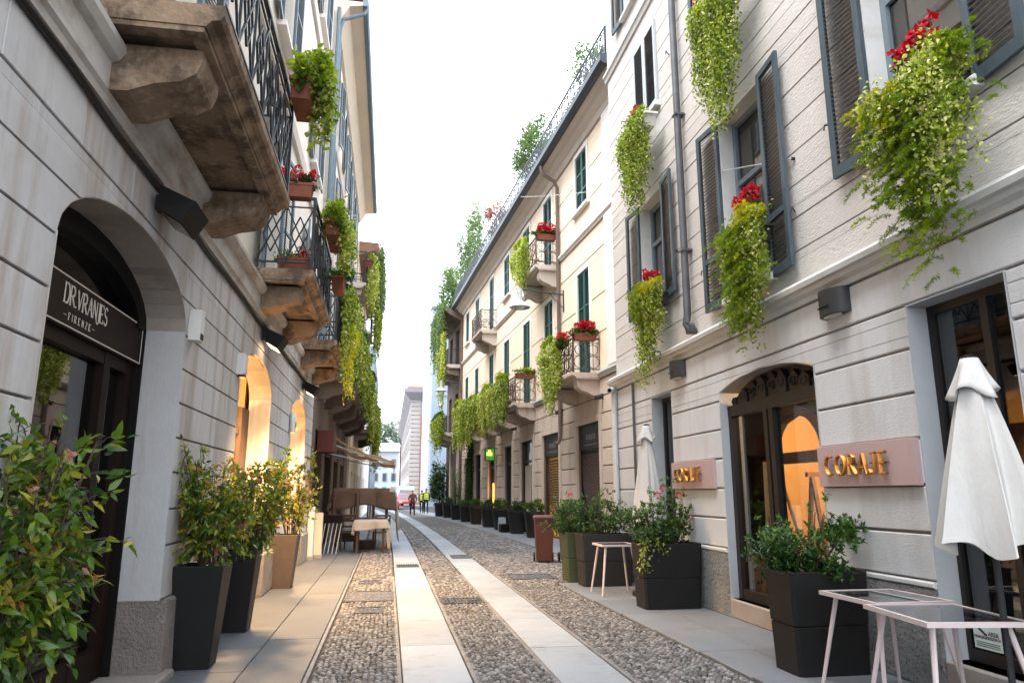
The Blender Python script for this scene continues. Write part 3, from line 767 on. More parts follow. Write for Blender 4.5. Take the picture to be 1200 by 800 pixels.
for o in A_OPS:      # stone lining of each arch
    ua, ub, z0, zs, rise = o
    for x0, x1 in ((ua, ua+.012), (ub-.012, ub)):
        MB().box(x0, x1, -.325, .0015, .63, zs).build('jamb_stone', 'stone_left', lh); MB().box(x0-.006*(x0 == ua), x1+.006*(x0 != ua), -.325, .045, 0, .628).build('jamb_foot', 'granite_rough', lh)
    for i in range(14):
        def pt(j, k):
            a = PI*(1-j/14); c, A = (ua+ub)/2, (ub-ua)/2
            return (c+(A-k)*math.cos(a), zs+(rise-k)*math.sin(a))
        p, q = pt(i, 0), pt(i+1, 0); p2, q2 = pt(i, .004), pt(i+1, .004)
        MB().prism([p2, q2, q, p], -.33, -.001).build('soffit_stone', 'stone_arch', lh)
MB().profile([(-.03, 3.852), (.045, 3.852), (.05, 3.90), (.075, 3.92), (.075, 4.10), (.12, 4.12), (.15, 4.17), (.15, 4.215), (.10, 4.26), (-.03, 4.27)], -3, 17.8).build('string_course', 'band_left', lh)
bays = (5.5, 10.75, 15.4)
W_OPS = []
for c in bays: W_OPS += [(c-.6, c+.6, 4.42, 6.95, 0), (c-.55, c+.55, 8.5, 10.7, 0), (c-.55, c+.55, 12.0, 14.0, 0)]
core_wall(lh, 'upper_wall', 'plaster_cream', -3, 17.8, [4.2, 15.4], W_OPS, -.30, -.045)
MB().box(-3, 17.8, -6, -.302, 4.0, 15.4).build('body', 'dark_inside', lh)
MB().box(-3, 17.8, -6.2, -6.0, 0, 4.0).build('rear_wall', 'dark_inside', lh)
for c in bays:
    for z0, z1, hw in ((4.42, 6.95, .6), (8.5, 10.7, .55), (12.0, 14.0, .55)):
        window(lh, c-hw, c+hw, z0, z1, -.22)
        surround(lh, 'peach_trim', c-hw, c+hw, z0, z1, -.045, .12, .03, sill=z0 > 5)
        tl = .14 if z0 < 8 else .05
        shutter(lh, 'shutter_blue', 'shutter_blue', c-hw-.60, c-hw-.02, -.008, z0, z1, tilt=-tl)
        shutter(lh, 'shutter_blue', 'shutter_blue', c+hw+.02, c+hw+.60, -.008, z0, z1, tilt=tl)
for z in (7.6, 11.3): MB().profile([(-.045, z), (.02, z), (.06, z+.12), (-.045, z+.14)], -3, 17.8).build('string_course', 'peach_trim', lh)
for a, b_ in ((4.12, 7.12), (9.5, 12.3), (14.05, 16.9)):
    balcony(lh, a, b_, .76, 4.275, brackets=(a+.42, b_-.34), th=.15, bh=.36, bw=.42, h=1.02, iron_th=.018)
MB().tube([(17.72, .09, 4.3), (17.72, .09, 14.4)], .055, 8).build('downpipe', 'shutter_blue', lh)
cb = MB()
for r_, z, v in ((.014, 3.835, .025), (.011, 3.812, .022)):
    pts = [(u, v+.006*math.sin(u*5), z+.012*math.sin(u*2.3)-.02*abs(math.sin(u*.8))) for u in np.arange(1.5, 17.6, .22)]
    cb.tube(pts, r_, 5)
cb.build('cable', 'cable', lh)
# --- first arch: the dark perfume shop
sf = thing('storefront', 'dark brown shop front with glazed door under the first stone arch', 'shop front', LF, (5.4, -.45, 0))
f = MB()
for a, b_ in ((-1.30, -1.16), (.62, .74), (1.12, 1.30)): f.box(a, b_, -.05, .06, .06, 2.66)
f.box(-1.16, .62, -.05, .055, .06, .30); f.box(.74, 1.12, -.05, .055, .06, .30); f.box(-1.16, .62, -.05, .055, 2.50, 2.66); f.box(.74, 1.12, -.05, .055, 2.50, 2.66)
f.box(-1.1, .6, -.045, .05, 1.42, 1.47)
f.build('door_frame', 'shop_brown', sf)
MB().box(-1.18, .64, -.012, -.004, .28, 2.52).build('pane', 'glass_dark', sf); MB().box(.72, 1.14, -.012, -.004, .28, 2.52).build('pane', 'glass_dark', sf)
MB().box(1.27, 1.30, -.06, .122, 0, 2.93).build('jamb_lining', 'black_paint', sf); MB().box(-1.30, -1.27, -.06, .122, 0, 2.93).build('jamb_lining', 'black_paint', sf)
fr = MB(); pts = [(1.29*math.cos(a), .0, 2.92+.50*math.sin(a)) for a in np.linspace(0, PI, 21)]
for (p, q) in zip(pts, pts[1:]):
    fr.prism([(p[0]*.86, 2.90+(p[2]-2.92)*.72), (q[0]*.86, 2.90+(q[2]-2.92)*.72), (q[0], q[2]), (p[0], p[2])], -.05, .12)
fr.build('fanlight_frame', 'black_paint', sf)
fp = MB(); pp = [(p[0]*.88, 2.905+(p[2]-2.92)*.76) for p in pts]; fp.prism(pp, -.01, -.004); fp.build('pane', 'glass_dark', sf)
MB().box(-2.2, 2.2, -3.2, -3.1, 0, 3.9).build('shop_interior', 'shop_brown', sf)
it = MB(); it.box(-2.2, -2.1, -3.1, -.1, 0, 3.9); it.box(2.1, 2.2, -3.1, -.1, 0, 3.9); it.box(-2.1, 2.1, -3.1, -.1, 3.6, 3.9); it.build('interior_sides', 'dark_inside', sf)
sh = MB()
for z in (.5, 1.0, 1.5, 2.0): sh.box(-2.0, 1.6, -2.9, -2.5, z, z+.04)
sh.build('shelf', 'wood_dark', sf)
MB().tbox(-1.5, 1.5, -.12, .56, 0, .055, .012).build('step', 'granite_sill', sf)
sb = thing('shop_sign', 'dark brown sign board lettered DR.VRANJES FIRENZE in cream inside the first arch', 'sign', LF, (5.4, -.38, 2.60))
MB().box(-1.28, 1.28, -.01, .03, 0, .36).build('board', 'shop_brown', sb)
ln = MB()
for z in (.012, .342): ln.box(-1.28, 1.27, .03, .034, z, z+.009)
ln.box(1.262, 1.27, .03, .034, .021, .342); ln.build('border_line', 'letter_cream', sb)
# serif lettering drawn from strokes
GL = {'D': [(0,0,0,1,2),(0,1,.3,1,1),(0,0,.3,0,1),('a',.28,.5,.27,.5,-90,90,2)], 'R': [(0,0,0,1,2),(0,1,.25,1,1),(0,.5,.25,.5,1),('a',.25,.75,.22,.25,-90,90,2),(.2,.5,.55,0,2)],
      '.': [(0,0,0,.08,2)], 'V': [(0,1,.28,0,2),(.28,0,.55,1,1)], 'A': [(0,0,.27,1,1),(.27,1,.55,0,2),(.1,.36,.44,.36,1)], 'N': [(0,0,0,1,1),(0,1,.5,0,2),(.5,0,.5,1,1)],
      'J': [(.2,1,.2,.0,2),('a',.03,0,.17,.18,-180,0,1)], 'E': [(0,0,0,1,2),(0,1,.42,1,1),(0,.5,.32,.5,1),(0,0,.44,0,1),(.42,1,.42,.82,1),(.44,0,.44,.2,1)],
      'S': [('a',.22,.74,.2,.26,30,270,1.4),('a',.22,.25,.21,.25,-150,90,1.6)], 'F': [(0,0,0,1,2),(0,1,.42,1,1),(0,.5,.3,.5,1),(.42,1,.42,.82,1)], 'I': [(0,0,0,1,2)], 'Z': [(0,1,.46,1,1),(.46,1,0,0,2),(0,0,.48,0,1)], '-': [(0,.5,.8,.5,1)]}
def lettering(s, u, w_, h, adv, parent, m, v, sx=1.):
    b = MB(); x = 0
    for ch in s:
        wmax = 0
        for st in GL.get(ch, []):
            if st[0] == 'a':
                _, cx, cy, rx, ry, a0, a1, tk = st; pts = [(cx+rx*math.cos(R(a0+(a1-a0)*i/10)), cy+ry*math.sin(R(a0+(a1-a0)*i/10))) for i in range(11)]
            else: pts = [(st[0], st[1]), (st[2], st[3])]; tk = st[4]
            hw = .030*tk
            for (x0, y0), (x1, y1) in zip(pts, pts[1:]):
                d = math.hypot(x1-x0, y1-y0) or 1; nx, ny = -(y1-y0)/d*hw, (x1-x0)/d*hw; wmax = max(wmax, x0, x1)
                q = [(u+(x+a)*h*sx, w_+c*h) for a, c in ((x0-nx, y0-ny), (x1-nx, y1-ny), (x1+nx, y1+ny), (x0+nx, y0+ny))]
                b.prism(q, v, v+.003)
            if st[0] != 'a' and tk == 2 and abs(st[0]-st[2]) < .01 and ch not in '.':
                for yy in (st[1], st[3]):
                    if ch == 'J' and yy == 0.: continue
                    q = [(u+(x+a)*h*sx, w_+c*h) for a, c in ((st[0]-.11, yy-.02), (st[0]+.11, yy-.02), (st[0]+.11, yy+.02), (st[0]-.11, yy+.02))]; b.prism(q, v, v+.0035)
        x += wmax+adv
    b.build('lettering', m, parent)
lettering('DR.VRANJES', -.30, .165, .135, .17, sb, 'letter_cream', .032, .95)
lettering('-FIRENZE-', -.28, .06, .05, .75, sb, 'letter_cream', .032, 1.0)
# --- second and third arches: lit gold entrances
for n_, (ua, ub), lab in ((0, (9.15, 11.6), 'gold lit glazed entrance under the second stone arch'), (1, (14.0, 16.4), 'gold lit narrow entrance under the third stone arch')):
    c = (ua+ub)/2; hw = (ub-ua)/2
    en = thing('shop_entrance', lab, 'entrance', LF, (c, -.33, 0))
    f = MB(); f.box(-hw, -hw+.1, -.06, .0, 0, 3.3); f.box(.02, .10, -.06, .0, 0, 3.3); f.box(hw-.55, hw, -.06, .02, 0, 2.75); f.box(-hw, hw, -.05, -.005, 2.35, 2.45); f.build('door_frame', 'wood_dark', en)
    MB().box(-hw+.05, hw-.5, -.04, -.034, 0, 3.35).build('pane', 'glass_shop', en)
    MB().box(-hw-.2, hw+.2, -2.2, -2.1, 0, 3.9).build('inner_wall', 'ochre_wall', en)
    sd_ = MB(); sd_.box(-hw-.3, -hw-.2, -2.2, -.1, 0, 3.9); sd_.box(hw+.2, hw+.3, -2.2, -.1, 0, 3.9); sd_.box(-hw-.2, hw+.2, -2.1, -.1, 3.45, 3.9); sd_.build('inner_sides', 'ochre_wall', en)
    MB().box(-hw-.2, hw+.2, -2.1, .05, -.02, .03).build('threshold', 'granite_sill', en)
    ls = thing('hall_lamp', ['glowing glass lamp just inside the second arch', 'glowing glass lamp just inside the third arch'][n_], 'lamp', LF, (c-.3, -.9, 2.45))
    MB().lathe([(.02, 0), (.08, .03), (.10, .12), (.07, .22), (.02, .26)], 10).build('glass_globe', 'lamp_lens', ls, True)
    MB().tube([(0, 0, .26), (0, 0, 1.0)], .008, 5).build('cord', 'black_paint', ls)
    light('arch_light', 'POINT', ls, (.3, .70, .05), 30, (1, .55, .18), .2); light('arch_light', 'POINT', ls, (0, -.3, -.1), 70, (1, .64, .26), .12)  # first light is added in the reveal, away from the globe, to warm it
# --- things on the wall
def floodlight(lab, u, lit, group=None, tilt=.5):
    t = thing('floodlight', lab, 'floodlight', LF, (u, 0, 3.58))
    h = MB(); h.loft([[(-.23, .08, .0), (.23, .08, .0), (.23, .08, .19), (-.23, .08, .19)], [(-.20, .24, -.09), (.20, .24, -.09), (.20, .34, .08), (-.20, .34, .08)]])
    h.build('housing', 'black_paint', t)
    MB().add([(-.20, .095, -.014), (.20, .095, -.014), (.175, .235, -.092), (-.175, .235, -.092)], [(0, 1, 2, 3)]).build('lens', 'lamp_lens' if lit else 'pane_mirror', t)
    MB().box(-.05, .05, -.002, .12, .06, .18).build('bracket', 'iron', t)
    if lit:
        l = light('flood_beam', 'SPOT', t, (0, .36, -.14), lit, (1, .64, .32), .12, 120, rot=(R(14), 0, 0))
    return t
floodlight('black box floodlight, unlit, above the right side of the first arch', 5.62, 0)
floodlight('black box floodlight with glowing lens above the second arch', 10.45, 700)
floodlight('black box floodlight hanging above the third arch', 15.4, 600)
b1 = thing('alarm_siren', 'rounded white alarm box on the wall right of the first arch', 'alarm box', LF, (6.86, 0, 2.87))
MB().loft([[(x*.75*s, .0+v, z) for x, z in ((-.09, 0), (.09, 0), (.1, .1), (.1, .2), (.07, .29), (-.07, .29), (-.1, .2), (-.1, .1))] for s, v in ((1.15, .0), (1.15, .06), (.85, .10))]).build('cover', 'white_plastic', b1, True)
MB().box(-.05, .05, .05, .103, .012, .07).build('sounder', 'black_paint', b1)
b2 = thing('junction_box', 'cream rectangular junction box beside the second arch', 'box', LF, (9.0, 0, 2.9))
MB().cbox(-.09, .09, 0, .10, .0, .26, .02).build('case', 'white_plastic', b2); MB().box(-.06, .06, .02, .09, -.03, -.001).build('cable_gland', 'red_brown', b2)
b3 = thing('intercom', 'oval pale intercom beside the third arch', 'intercom', LF, (13.85, 0, 2.6))
MB().lathe([(.10, 0), (.12, .05), (.12, .3), (.08, .36)], 12, (0, .05, 0), sy=.5).build('case', 'white_plastic', b3, True); MB().box(-.03, .03, .10, .115, .1, .2).build('grille', 'iron_grey', b3)
# --- flower boxes and trailing plants on the left balconies
def trough(lab, fr, at, ln, m='terracotta', h=.2, d=.2, rz=0, group=None):
    t = thing('flower_box', lab, 'flower box', fr, at, group, rz)
    MB().loft([[(-ln/2*k, -d/2*k, z), (ln/2*k, -d/2*k, z), (ln/2*k, d/2*k, z), (-ln/2*k, d/2*k, z)] for k, z in ((.86, 0), (.97, h*.82), (1.06, h*.83), (1.06, h))]).build('trough', m, t)
    MB().box(-ln/2*.95, ln/2*.95, -d/2*.9, d/2*.9, h-.02, h+.004).build('soil', 'soil', t)
    return t
trough('terracotta flower box hung outside the rail of the first stone balcony', LF, (6.75, .88, 5.22), .55)
p = thing('potted_geranium', 'bushy lime green geranium spilling from the first stone balcony', 'plant', LF, (6.75, .90, 5.40))
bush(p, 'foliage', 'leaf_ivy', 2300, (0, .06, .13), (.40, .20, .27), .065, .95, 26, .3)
cascade(p, 'trailing_foliage', 'leaf_ivy', -.28, .38, .02, .22, .1, lambda t: .25+.42*t, 55, .06, .95, .035)
trough('terracotta flower box on the near end rail of the second stone balcony', LF, (9.50, .45, 5.42), .50, rz=R(90), d=.2)
p = thing('geranium', 'red geranium blooming on the near end rail of the second stone balcony', 'plant', LF, (9.50, .45, 5.60))
bush(p, 'foliage', 'leaf_dark', 420, (0, 0, .06), (.13, .27, .10), .05, .9, 12)
flowers(p, [(rng.uniform(-.13, .1), rng.uniform(-.26, .26), rng.uniform(.10, .24)) for i in range(26)], 'ball', 1.0)
trough('terracotta flower box standing on the floor of the second stone balcony', LF, (9.72, .48, 4.43), .42, rz=R(90))
p = thing('geranium', 'small red geranium with fern inside the second stone balcony railing', 'plant', LF, (9.72, .48, 4.60))
bush(p, 'foliage', 'leaf_fern', 260, (0, -.1, .06), (.1, .2, .12), .06, .4, 10)
flowers(p, [(rng.uniform(-.08, .08), rng.uniform(0, .2), rng.uniform(.08, .17)) for i in range(10)], 'ball', .9)
trough('terracotta flower box hung on the front rail of the second stone balcony', LF, (10.5, .92, 5.15), 1.0)
p = thing('trailing_plant', 'lime green mounded plant hanging over the second stone balcony rail', 'plant', LF, (10.5, .94, 5.33))
bush(p, 'foliage', 'leaf_ivy_pale', 2000, (0, .02, .1), (.68, .2, .26), .07, .8, 26, .3, bias=-.1)
cascade(p, 'trailing_foliage', 'leaf_ivy', -.6, .6, .0, .24, .1, lambda t: .35+.35*abs(math.sin(t*6)), 70, .06, .8, .035)
trough('dark terracotta box low on the front rail of the second stone balcony', LF, (11.75, .92, 4.75), .6)
p = thing('trailing_plant', 'dark green plant in the lower box at the far end of the second stone balcony', 'plant', LF, (11.75, .94, 4.93))
bush(p, 'foliage', 'leaf_azalea', 700, (0, .02, .1), (.36, .18, .18), .06, .7, 16)
p = thing('trailing_ivy', 'long curtain of variegated ivy falling from the third stone balcony', 'ivy', LF, (15.4, .84, 5.40))
cascade(p, 'foliage', 'leaf_ivy', -1.35, 1.3, -.06, .20, .08, lambda t: .8+1.1*math.sin(t*7+1)**2, 200, .07, .8, .042)
cascade(p, 'yellow_foliage', 'leaf_fern_yellow', -.9, -.1, .05, .22, -.55, lambda t: 1.0+.5*math.sin(t*9), 40, .06, .6, .04)
bush(p, 'crown', 'leaf_azalea', 1700, (0, .05, .06), (1.35, .2, .22), .08, .7, 30, .25, bias=.1)
# --- the next houses along the left side
l2 = thing('cream_house', 'tall cream house with wide tan eaves and grey gutter beyond the stone house', 'building', LF, (0, 0, 0))
S_OPS = [(18.5, 20.9, 0, 3.1, 0), (21.6, 24.2, 0, 3.1, 0), (25.2, 27.4, 0, 3.1, 0), (28.6, 31.0, 0, 3.1, 0)]
core_wall(l2, 'ground_floor_wall', 'umber_wall', 17.81, 33, [0, 4.0], S_OPS, -.35, .0)
U_OPS = [(c-.55, c+.55, z0, z1, 0) for c in (19.7, 23, 26.3, 29.8) for z0, z1 in ((4.9, 7.1), (8.4, 10.6), (11.7, 13.7))]
core_wall(l2, 'upper_wall', 'plaster_cream', 17.81, 33, [4.0, 14.7], U_OPS, -.3, .02)
MB().box(17.81, 33, -6, -.36, 3.3, 14.7).build('body', 'dark_inside', l2); MB().box(17.81, 33, -6.2, -6.0, 0, 3.3).build('rear_wall', 'dark_inside', l2)
for c in (19.7, 23, 26.3, 29.8):
    for z0, z1 in ((4.9, 7.1), (8.4, 10.6), (11.7, 13.7)):
        window(l2, c-.55, c+.55, z0, z1, -.15)
        shutter(l2, 'shutter_blue', 'shutter_blue', c-1.1, c-.57, .03, z0, z1, tilt=-.15); shutter(l2, 'shutter_blue', 'shutter_blue', c+.57, c+1.1, .03, z0, z1, tilt=.15)
for z in (7.7, 11.0): MB().profile([(.02, z), (.07, z), (.12, z+.1), (.02, z+.12)], 17.81, 33).build('string_course', 'peach_trim', l2)
MB().profile([(.02, 14.1), (.10, 14.1), (.25, 14.35), (.35, 14.55), (.72, 14.62), (.72, 14.72), (.02, 14.72)], 17.81, 33).build('eaves', 'soffit_tan', l2)
MB().profile([(.70, 14.60), (.82, 14.60), (.86, 14.66), (.86, 14.78), (.70, 14.78)], 17.8, 33).build('gutter', 'shutter_blue', l2)
MB().tube([(17.95, .80, 14.62), (17.95, .74, 14.45), (17.93, .2, 14.2), (17.93, .12, 13.9), (17.93, .12, 4.2)], .05, 8).build('downpipe', 'shutter_blue', l2)
rfb = MB(); rfb.profile([(-6, 14.72), (.84, 14.79), (-6, 17.0)], 17.8, 33); rfb.build('roof', 'roof_tile', l2)
for c, nm in ((19.7, 'a'), (23.0, 'b'), (26.3, 'c'), (29.8, 'd')):
    balcony(l2, c-1.35, c+1.35, .85, 4.32, th=.14, m='umber_wall', style='bars', bh=.5, bw=.2, vin=.0)
for c in (23.0, 29.8): balcony(l2, c-1.2, c+1.2, .95, 7.75, th=.14, m='soffit', style='bars', bh=.35, bw=.2, vin=.02)
for i, ((a, b_, _, _, _), mm_) in enumerate(zip(S_OPS, ('wood_dark', 'dark_inside', 'wood_dark', 'wood_mid'))):
    c = (a+b_)/2; d = MB(); d.box(a, a+.12, -.25, -.02, 0, 3.1); d.box(b_-.12, b_, -.25, -.02, 0, 3.1); d.box(a+.12, b_-.12, -.25, -.04, 2.6, 3.1); d.box(c-.05, c+.05, -.24, -.1, 0, 2.6); d.box(a+.12, b_-.12, -.23, -.1, 0, .5)
    o = d.build('shop_door', mm_ if mm_ != 'dark_inside' else 'wood_dark', l2); MB().box(a+.1, b_-.1, -.2, -.19, .4, 2.7).build('pane', 'glass_dark', o)
def ivy(lab, fr, at, hw, ln, n, L=.07, m='leaf_ivy', crown=600, v=(0, .25), step=.05, mc='leaf_azalea', bias=0., red=0, name='trailing_ivy'):
    p = thing(name, lab, 'ivy', fr, at)
    cascade(p, 'foliage', m, -hw, hw, v[0], v[1], 0, ln, n, L, .8, step, bias=bias)
    if crown: bush(p, 'crown', mc, crown, (0, (v[0]+v[1])/2, .12), (hw, .18, .18), L*1.05, .7, max(8, int(hw*14)), .26, bias=.12)
    if red: flowers(p, [(rng.uniform(-hw*.9, hw*.6), rng.uniform(v[0], v[1]), rng.uniform(.14, .30)) for i in range(red)], 'ball', 1.25)
    return p
ivy('pale ivy curtain on the lower balcony just beyond the grey downpipe of the cream house', LF, (19.7, .86, 5.5), 1.2, lambda t: .7+.5*math.sin(t*8)**2, 110, .085)
ivy('green ivy hanging from the upper balcony of the cream house', LF, (23.0, .95, 8.8), 1.15, lambda t: .9+.7*math.sin(t*5+1)**2, 120, .09, 'leaf_ivy_pale', 800)
ivy('ivy tangle on the second lower balcony of the cream house, over the awning', LF, (23.0, .86, 5.5), 1.2, lambda t: .6+.8*math.sin(t*6+2)**2, 110, .09, 'leaf_ivy', 1000)
ivy('dark green bush and ivy on the third lower balcony of the cream house', LF, (26.3, .9, 5.5), 1.25, lambda t: .6+1.1*math.sin(t*4)**2, 110, .10, 'leaf_ivy', 1700, mc='leaf_dark')
ivy('ivy streaming from the far lower balcony of the cream house', LF, (29.8, .9, 5.5), 1.25, lambda t: .8+1.3*math.sin(t*5+2)**2, 110, .10, 'leaf_ivy_pale', 900)
ivy('ivy hanging off the far upper balcony of the cream house', LF, (29.8, 1.0, 8.8), 1.1, lambda t: 1.2+.9*math.sin(t*5+2)**2, 90, .10, 'leaf_ivy', 900)
for u, z, lab in ((22.3, 8.45, 'terracotta box on the upper balcony of the cream house'), (26.0, 5.15, 'wide dark planter box on the third lower balcony of the cream house')):
    trough(lab, LF, (u, .98, z), 1.4 if u > 25 else .8, 'red_brown' if u > 25 else 'terracotta', .42 if u > 25 else .22, .3)
l3 = thing('brown_house', 'brown house with tiled eaves and rooftop creeper beyond the cream house', 'building', LF, (0, 0, 0))
core_wall(l3, 'wall', 'soffit_tan', 33.01, 46, [0, 13.2], [(c-.55, c+.55, z0, z0+2.1, 0) for c in (35.3, 38.6, 41.9, 44.6) for z0 in (.4, 4.9, 8.6)], -.3, .10)
MB().box(33.01, 46, -6, -.31, 0, 13.2).build('body', 'dark_inside', l3)
for c in (35.3, 38.6, 41.9, 44.6):
    for z0 in (.4, 4.9, 8.6): window(l3, c-.55, c+.55, z0, z0+2.1, -.1)
    for z0 in (4.9, 8.6): shutter(l3, 'red_brown', 'red_brown', c-1.1, c-.57, .11, z0, z0+2.1, tilt=-.3)
MB().profile([(.1, 12.5), (.85, 12.8), (1.0, 13.0), (1.0, 13.15), (.1, 13.2)], 33.01, 46).build('eaves', 'roof_tile', l3)
for c in (38.6,): balcony(l3, c-3, c+3, .9, 4.4, th=.14, m='umber_wall', style='bars', bh=.4, bw=.2, vin=.1)
ivy('creeper hanging over the tiled eaves of the brown house', LF, (38.5, .95, 13.3), 4.5, lambda t: .9+1.9*math.sin(t*9)**4, 170, .14, 'leaf_tree', 1500, (-.1, .25), .1, 'leaf_tree')
ivy('ivy along the balcony of the brown house', LF, (38.6, .95, 5.6), 3., lambda t: 1.5+1.5*math.sin(t*7)**2, 150, .13, 'leaf_ivy', 1200, (0, .25), .09)
l4 = thing('pale_house', 'pale beige house at the far left end of the street', 'building', LF, (0, 0, 0))
core_wall(l4, 'wall', 'peach_trim', 46.01, 62, [0, 11.5], [(c-.5, c+.5, z0, z0+2, 0) for c in (48, 51, 54, 57, 60) for z0 in (.5, 4.4, 8)], -.3, .16)
MB().box(46.01, 62, -6, -.31, 0, 11.5).build('body', 'dark_inside', l4)
for c in (48, 51, 54, 57, 60):
    for z0 in (.5, 4.4, 8): window(l4, c-.5, c+.5, z0, z0+2, -.08)
l5 = thing('blue_grey_house', 'narrow blue-grey house closing the left side of the street', 'building', LF, (0, 0, 0))
core_wall(l5, 'wall', 'far_trim', 62.01, 84, [0, 14], [(c-.5, c+.5, z0, z0+2, 0) for c in (64, 67.5, 71, 74.5, 78, 81.5) for z0 in (.5, 4.4, 8, 11.2)], -.3, .30)
MB().box(62.01, 84, -6, -.31, 0, 14).build('body', 'dark_inside', l5)
for c in (64, 67.5, 71, 74.5, 78, 81.5):
    for z0 in (.5, 4.4, 8, 11.2): window(l5, c-.5, c+.5, z0, z0+2, .0)
    shutter(l5, 'iron_grey', 'iron_grey', c-1, c-.52, .31, 4.4, 6.4)
# ------------------------------------------------------------------ pale stucco house on the right
rh = thing('pale_stucco_house', 'pale grooved stucco house with grey louvred shutters and a pink-signed shop', 'building', RF, (0, 0, 0))
D_OPS = [(6.65, 8.85, .22, 2.80, .15), (10.48, 11.35, .2, 3.06, 0), (4.24, 5.26, .25, 3.06, 0), (.8, 3.0, .25, 3.06, 0)]
core_wall(rh, 'wall_core', 'stucco_core', -4, 13.28, [0, 3.7], D_OPS, -.30, -.032)
courses(rh, 'stucco_block', 'stucco_right', -4, 13.30, [.82, 1.19, 1.568, 1.945, 2.32, 2.69, 3.06, 3.44], D_OPS, -.03, 0, gap=.022, chamfer=.010)
for o in D_OPS:
    ua, ub, z0, zs, rise = o
    MB().box(ua, ua+.014, -.30, -.002, z0, zs).build('reveal', 'reveal_blue', rh); MB().box(ub-.014, ub, -.30, -.002, z0, zs).build('reveal', 'reveal_blue', rh)
    if not rise: MB().box(ua+.014, ub-.014, -.30, -.002, zs-.014, zs).build('reveal', 'reveal_blue', rh)
    MB().cbox(ua+.002, ub-.002, -.28, .012, 0, z0, .012).build('door_sill', 'granite_sill', rh)
a = -4
for o in sorted(D_OPS)+[(13.3, 13.3)]:
    n = max(1, round((o[0]-a)/1.3))
    for i in range(n): MB().cbox(a+(o[0]-a)*i/n+.003, a+(o[0]-a)*(i+1)/n-.003, -.03, .018, 0, .765, .012).build('plinth_stone', 'granite_grey', rh)
    MB().cbox(a+.001, o[0]-.001, -.03, .026, .768, .815, .01).build('plinth_cap', 'smooth_stone', rh)
    a = o[1]
MB().profile([(-.04, 3.45), (.02, 3.45), (.03, 3.50), (.075, 3.53), (.09, 3.57), (.13, 3.58), (.14, 3.63), (.05, 3.70), (-.04, 3.705)], -4, 13.38).build('ledge', 'smooth_stone', rh)
V_OPS = [(7.31, 8.42, 3.98, 6.45, 0), (4.27, 5.40, 4.58, 6.9, 0), (10.52, 11.6, 4.6, 6.5, 0), (1.1, 2.2, 4.58, 6.9, 0),
         (10.5, 11.58, 8.0, 9.57, 0), (7.31, 8.42, 8.0, 9.57, 0), (4.27, 5.40, 8.0, 9.57, 0), (11.0, 12.05, 10.75, 12.4, 0), (7.4, 8.4, 10.75, 12.4, 0)]
core_wall(rh, 'upper_core', 'stucco_core', -4, 13.24, [3.7, 14], V_OPS, -.30, -.072)
zs = [3.71+.372*i for i in range(18)]+[10.03]
courses(rh, 'travertine_block', 'travertine', -4, 13.26, zs, V_OPS, -.07, -.035, gap=.013, chamfer=.005)
courses(rh, 'travertine_block', 'travertine', -4, 13.26, [10.22+.42*i for i in range(10)], V_OPS, -.07, -.035, gap=.010, chamfer=.004)
MB().profile([(-.08, 10.035), (.0, 10.035), (.02, 10.12), (.05, 10.14), (.05, 10.20), (-.08, 10.215)], -4, 13.32).build('string_course', 'smooth_stone', rh)
MB().box(-4, 13.2, -7, -.42, 3.72, 14).build('body', 'dark_inside', rh)
for o in V_OPS:
    ua, ub, z0, z1, _ = o
    for q in ((ua, ua+.015, z0, z1), (ub-.015, ub, z0, z1), (ua+.015, ub-.015, z1-.015, z1)): MB().box(q[0], q[1], -.29, -.02, q[2], q[3]).build('reveal', 'smooth_stone', rh)
    MB().cbox(ua-.07, ub+.07, -.29, .06, z0-.09, z0+.002, .015).build('sill', 'smooth_stone', rh)
    w_ = window(rh, ua+.016, ub-.016, z0+.005, z1-.02, -.24, transom=.64, mull=0, m_pane='glass_dark', fw=.07); MB().box(ua+.05, ub-.05, -.285, -.275, z0+.05, z0+(z1-z0)*.92).build('tan_reflection', 'reflected_tan', w_)  # tan sheet behind each pane paints in the reflected house opposite
def open_pair(o, wd=.54, **k):
    ua, ub, z0, z1, _ = o
    shutter(rh, 'shutter_grey', k.get('slat', 'louvre_brown'), ua-wd, ua-.005, -.02, z0-.07, z1+.04, (.27,) if z0 < 4.2 else (), tilt=-.10, st=.075, slat=.05)
    shutter(rh, 'shutter_grey', k.get('slat', 'louvre_brown'), ub+.005, ub+wd, -.02, z0-.07, z1+.04, (.27,) if z0 < 4.2 else (), tilt=.10, st=.075, slat=.05)
for o in V_OPS[:4]: open_pair(o)
open_pair(V_OPS[5]); open_pair(V_OPS[7])
for o in (V_OPS[4], V_OPS[6], V_OPS[8]):
    c = (o[0]+o[1])/2
    shutter(rh, 'shutter_pale', 'louvre_dark', o[0]-.01, c-.003, -.03, o[2], o[3]+.02, (), st=.07); shutter(rh, 'shutter_pale', 'louvre_dark', c+.003, o[1]+.01, -.03, o[2], o[3]+.02, (), st=.07)
for o in V_OPS[:7]:     # iron catches that hold the shutters
    MB().tube([(o[0]-.52, -.03, o[2]+.55), (o[0]-.60, .05, o[2]+.56), (o[0]-.60, .06, o[2]+.50)], .009, 5).build('shutter_catch', 'iron', rh)
    MB().tube([(o[1]+.60, -.03, o[2]+.55), (o[1]+.62, .05, o[2]+.56), (o[1]+.62, .06, o[2]+.50)], .009, 5).build('shutter_catch', 'iron', rh)
MB().tube([(9.5, -.02, 3.80), (9.5, .09, 3.78), (9.54, .10, 3.90), (9.55, .07, 4.05), (9.55, .065, 14)], .055, 10).build('downpipe', 'zinc', rh, True)
cl = MB()
for z in (3.83,): cl.tube([(9.5, .02, z), (9.5, .10, z)], .085, 10)
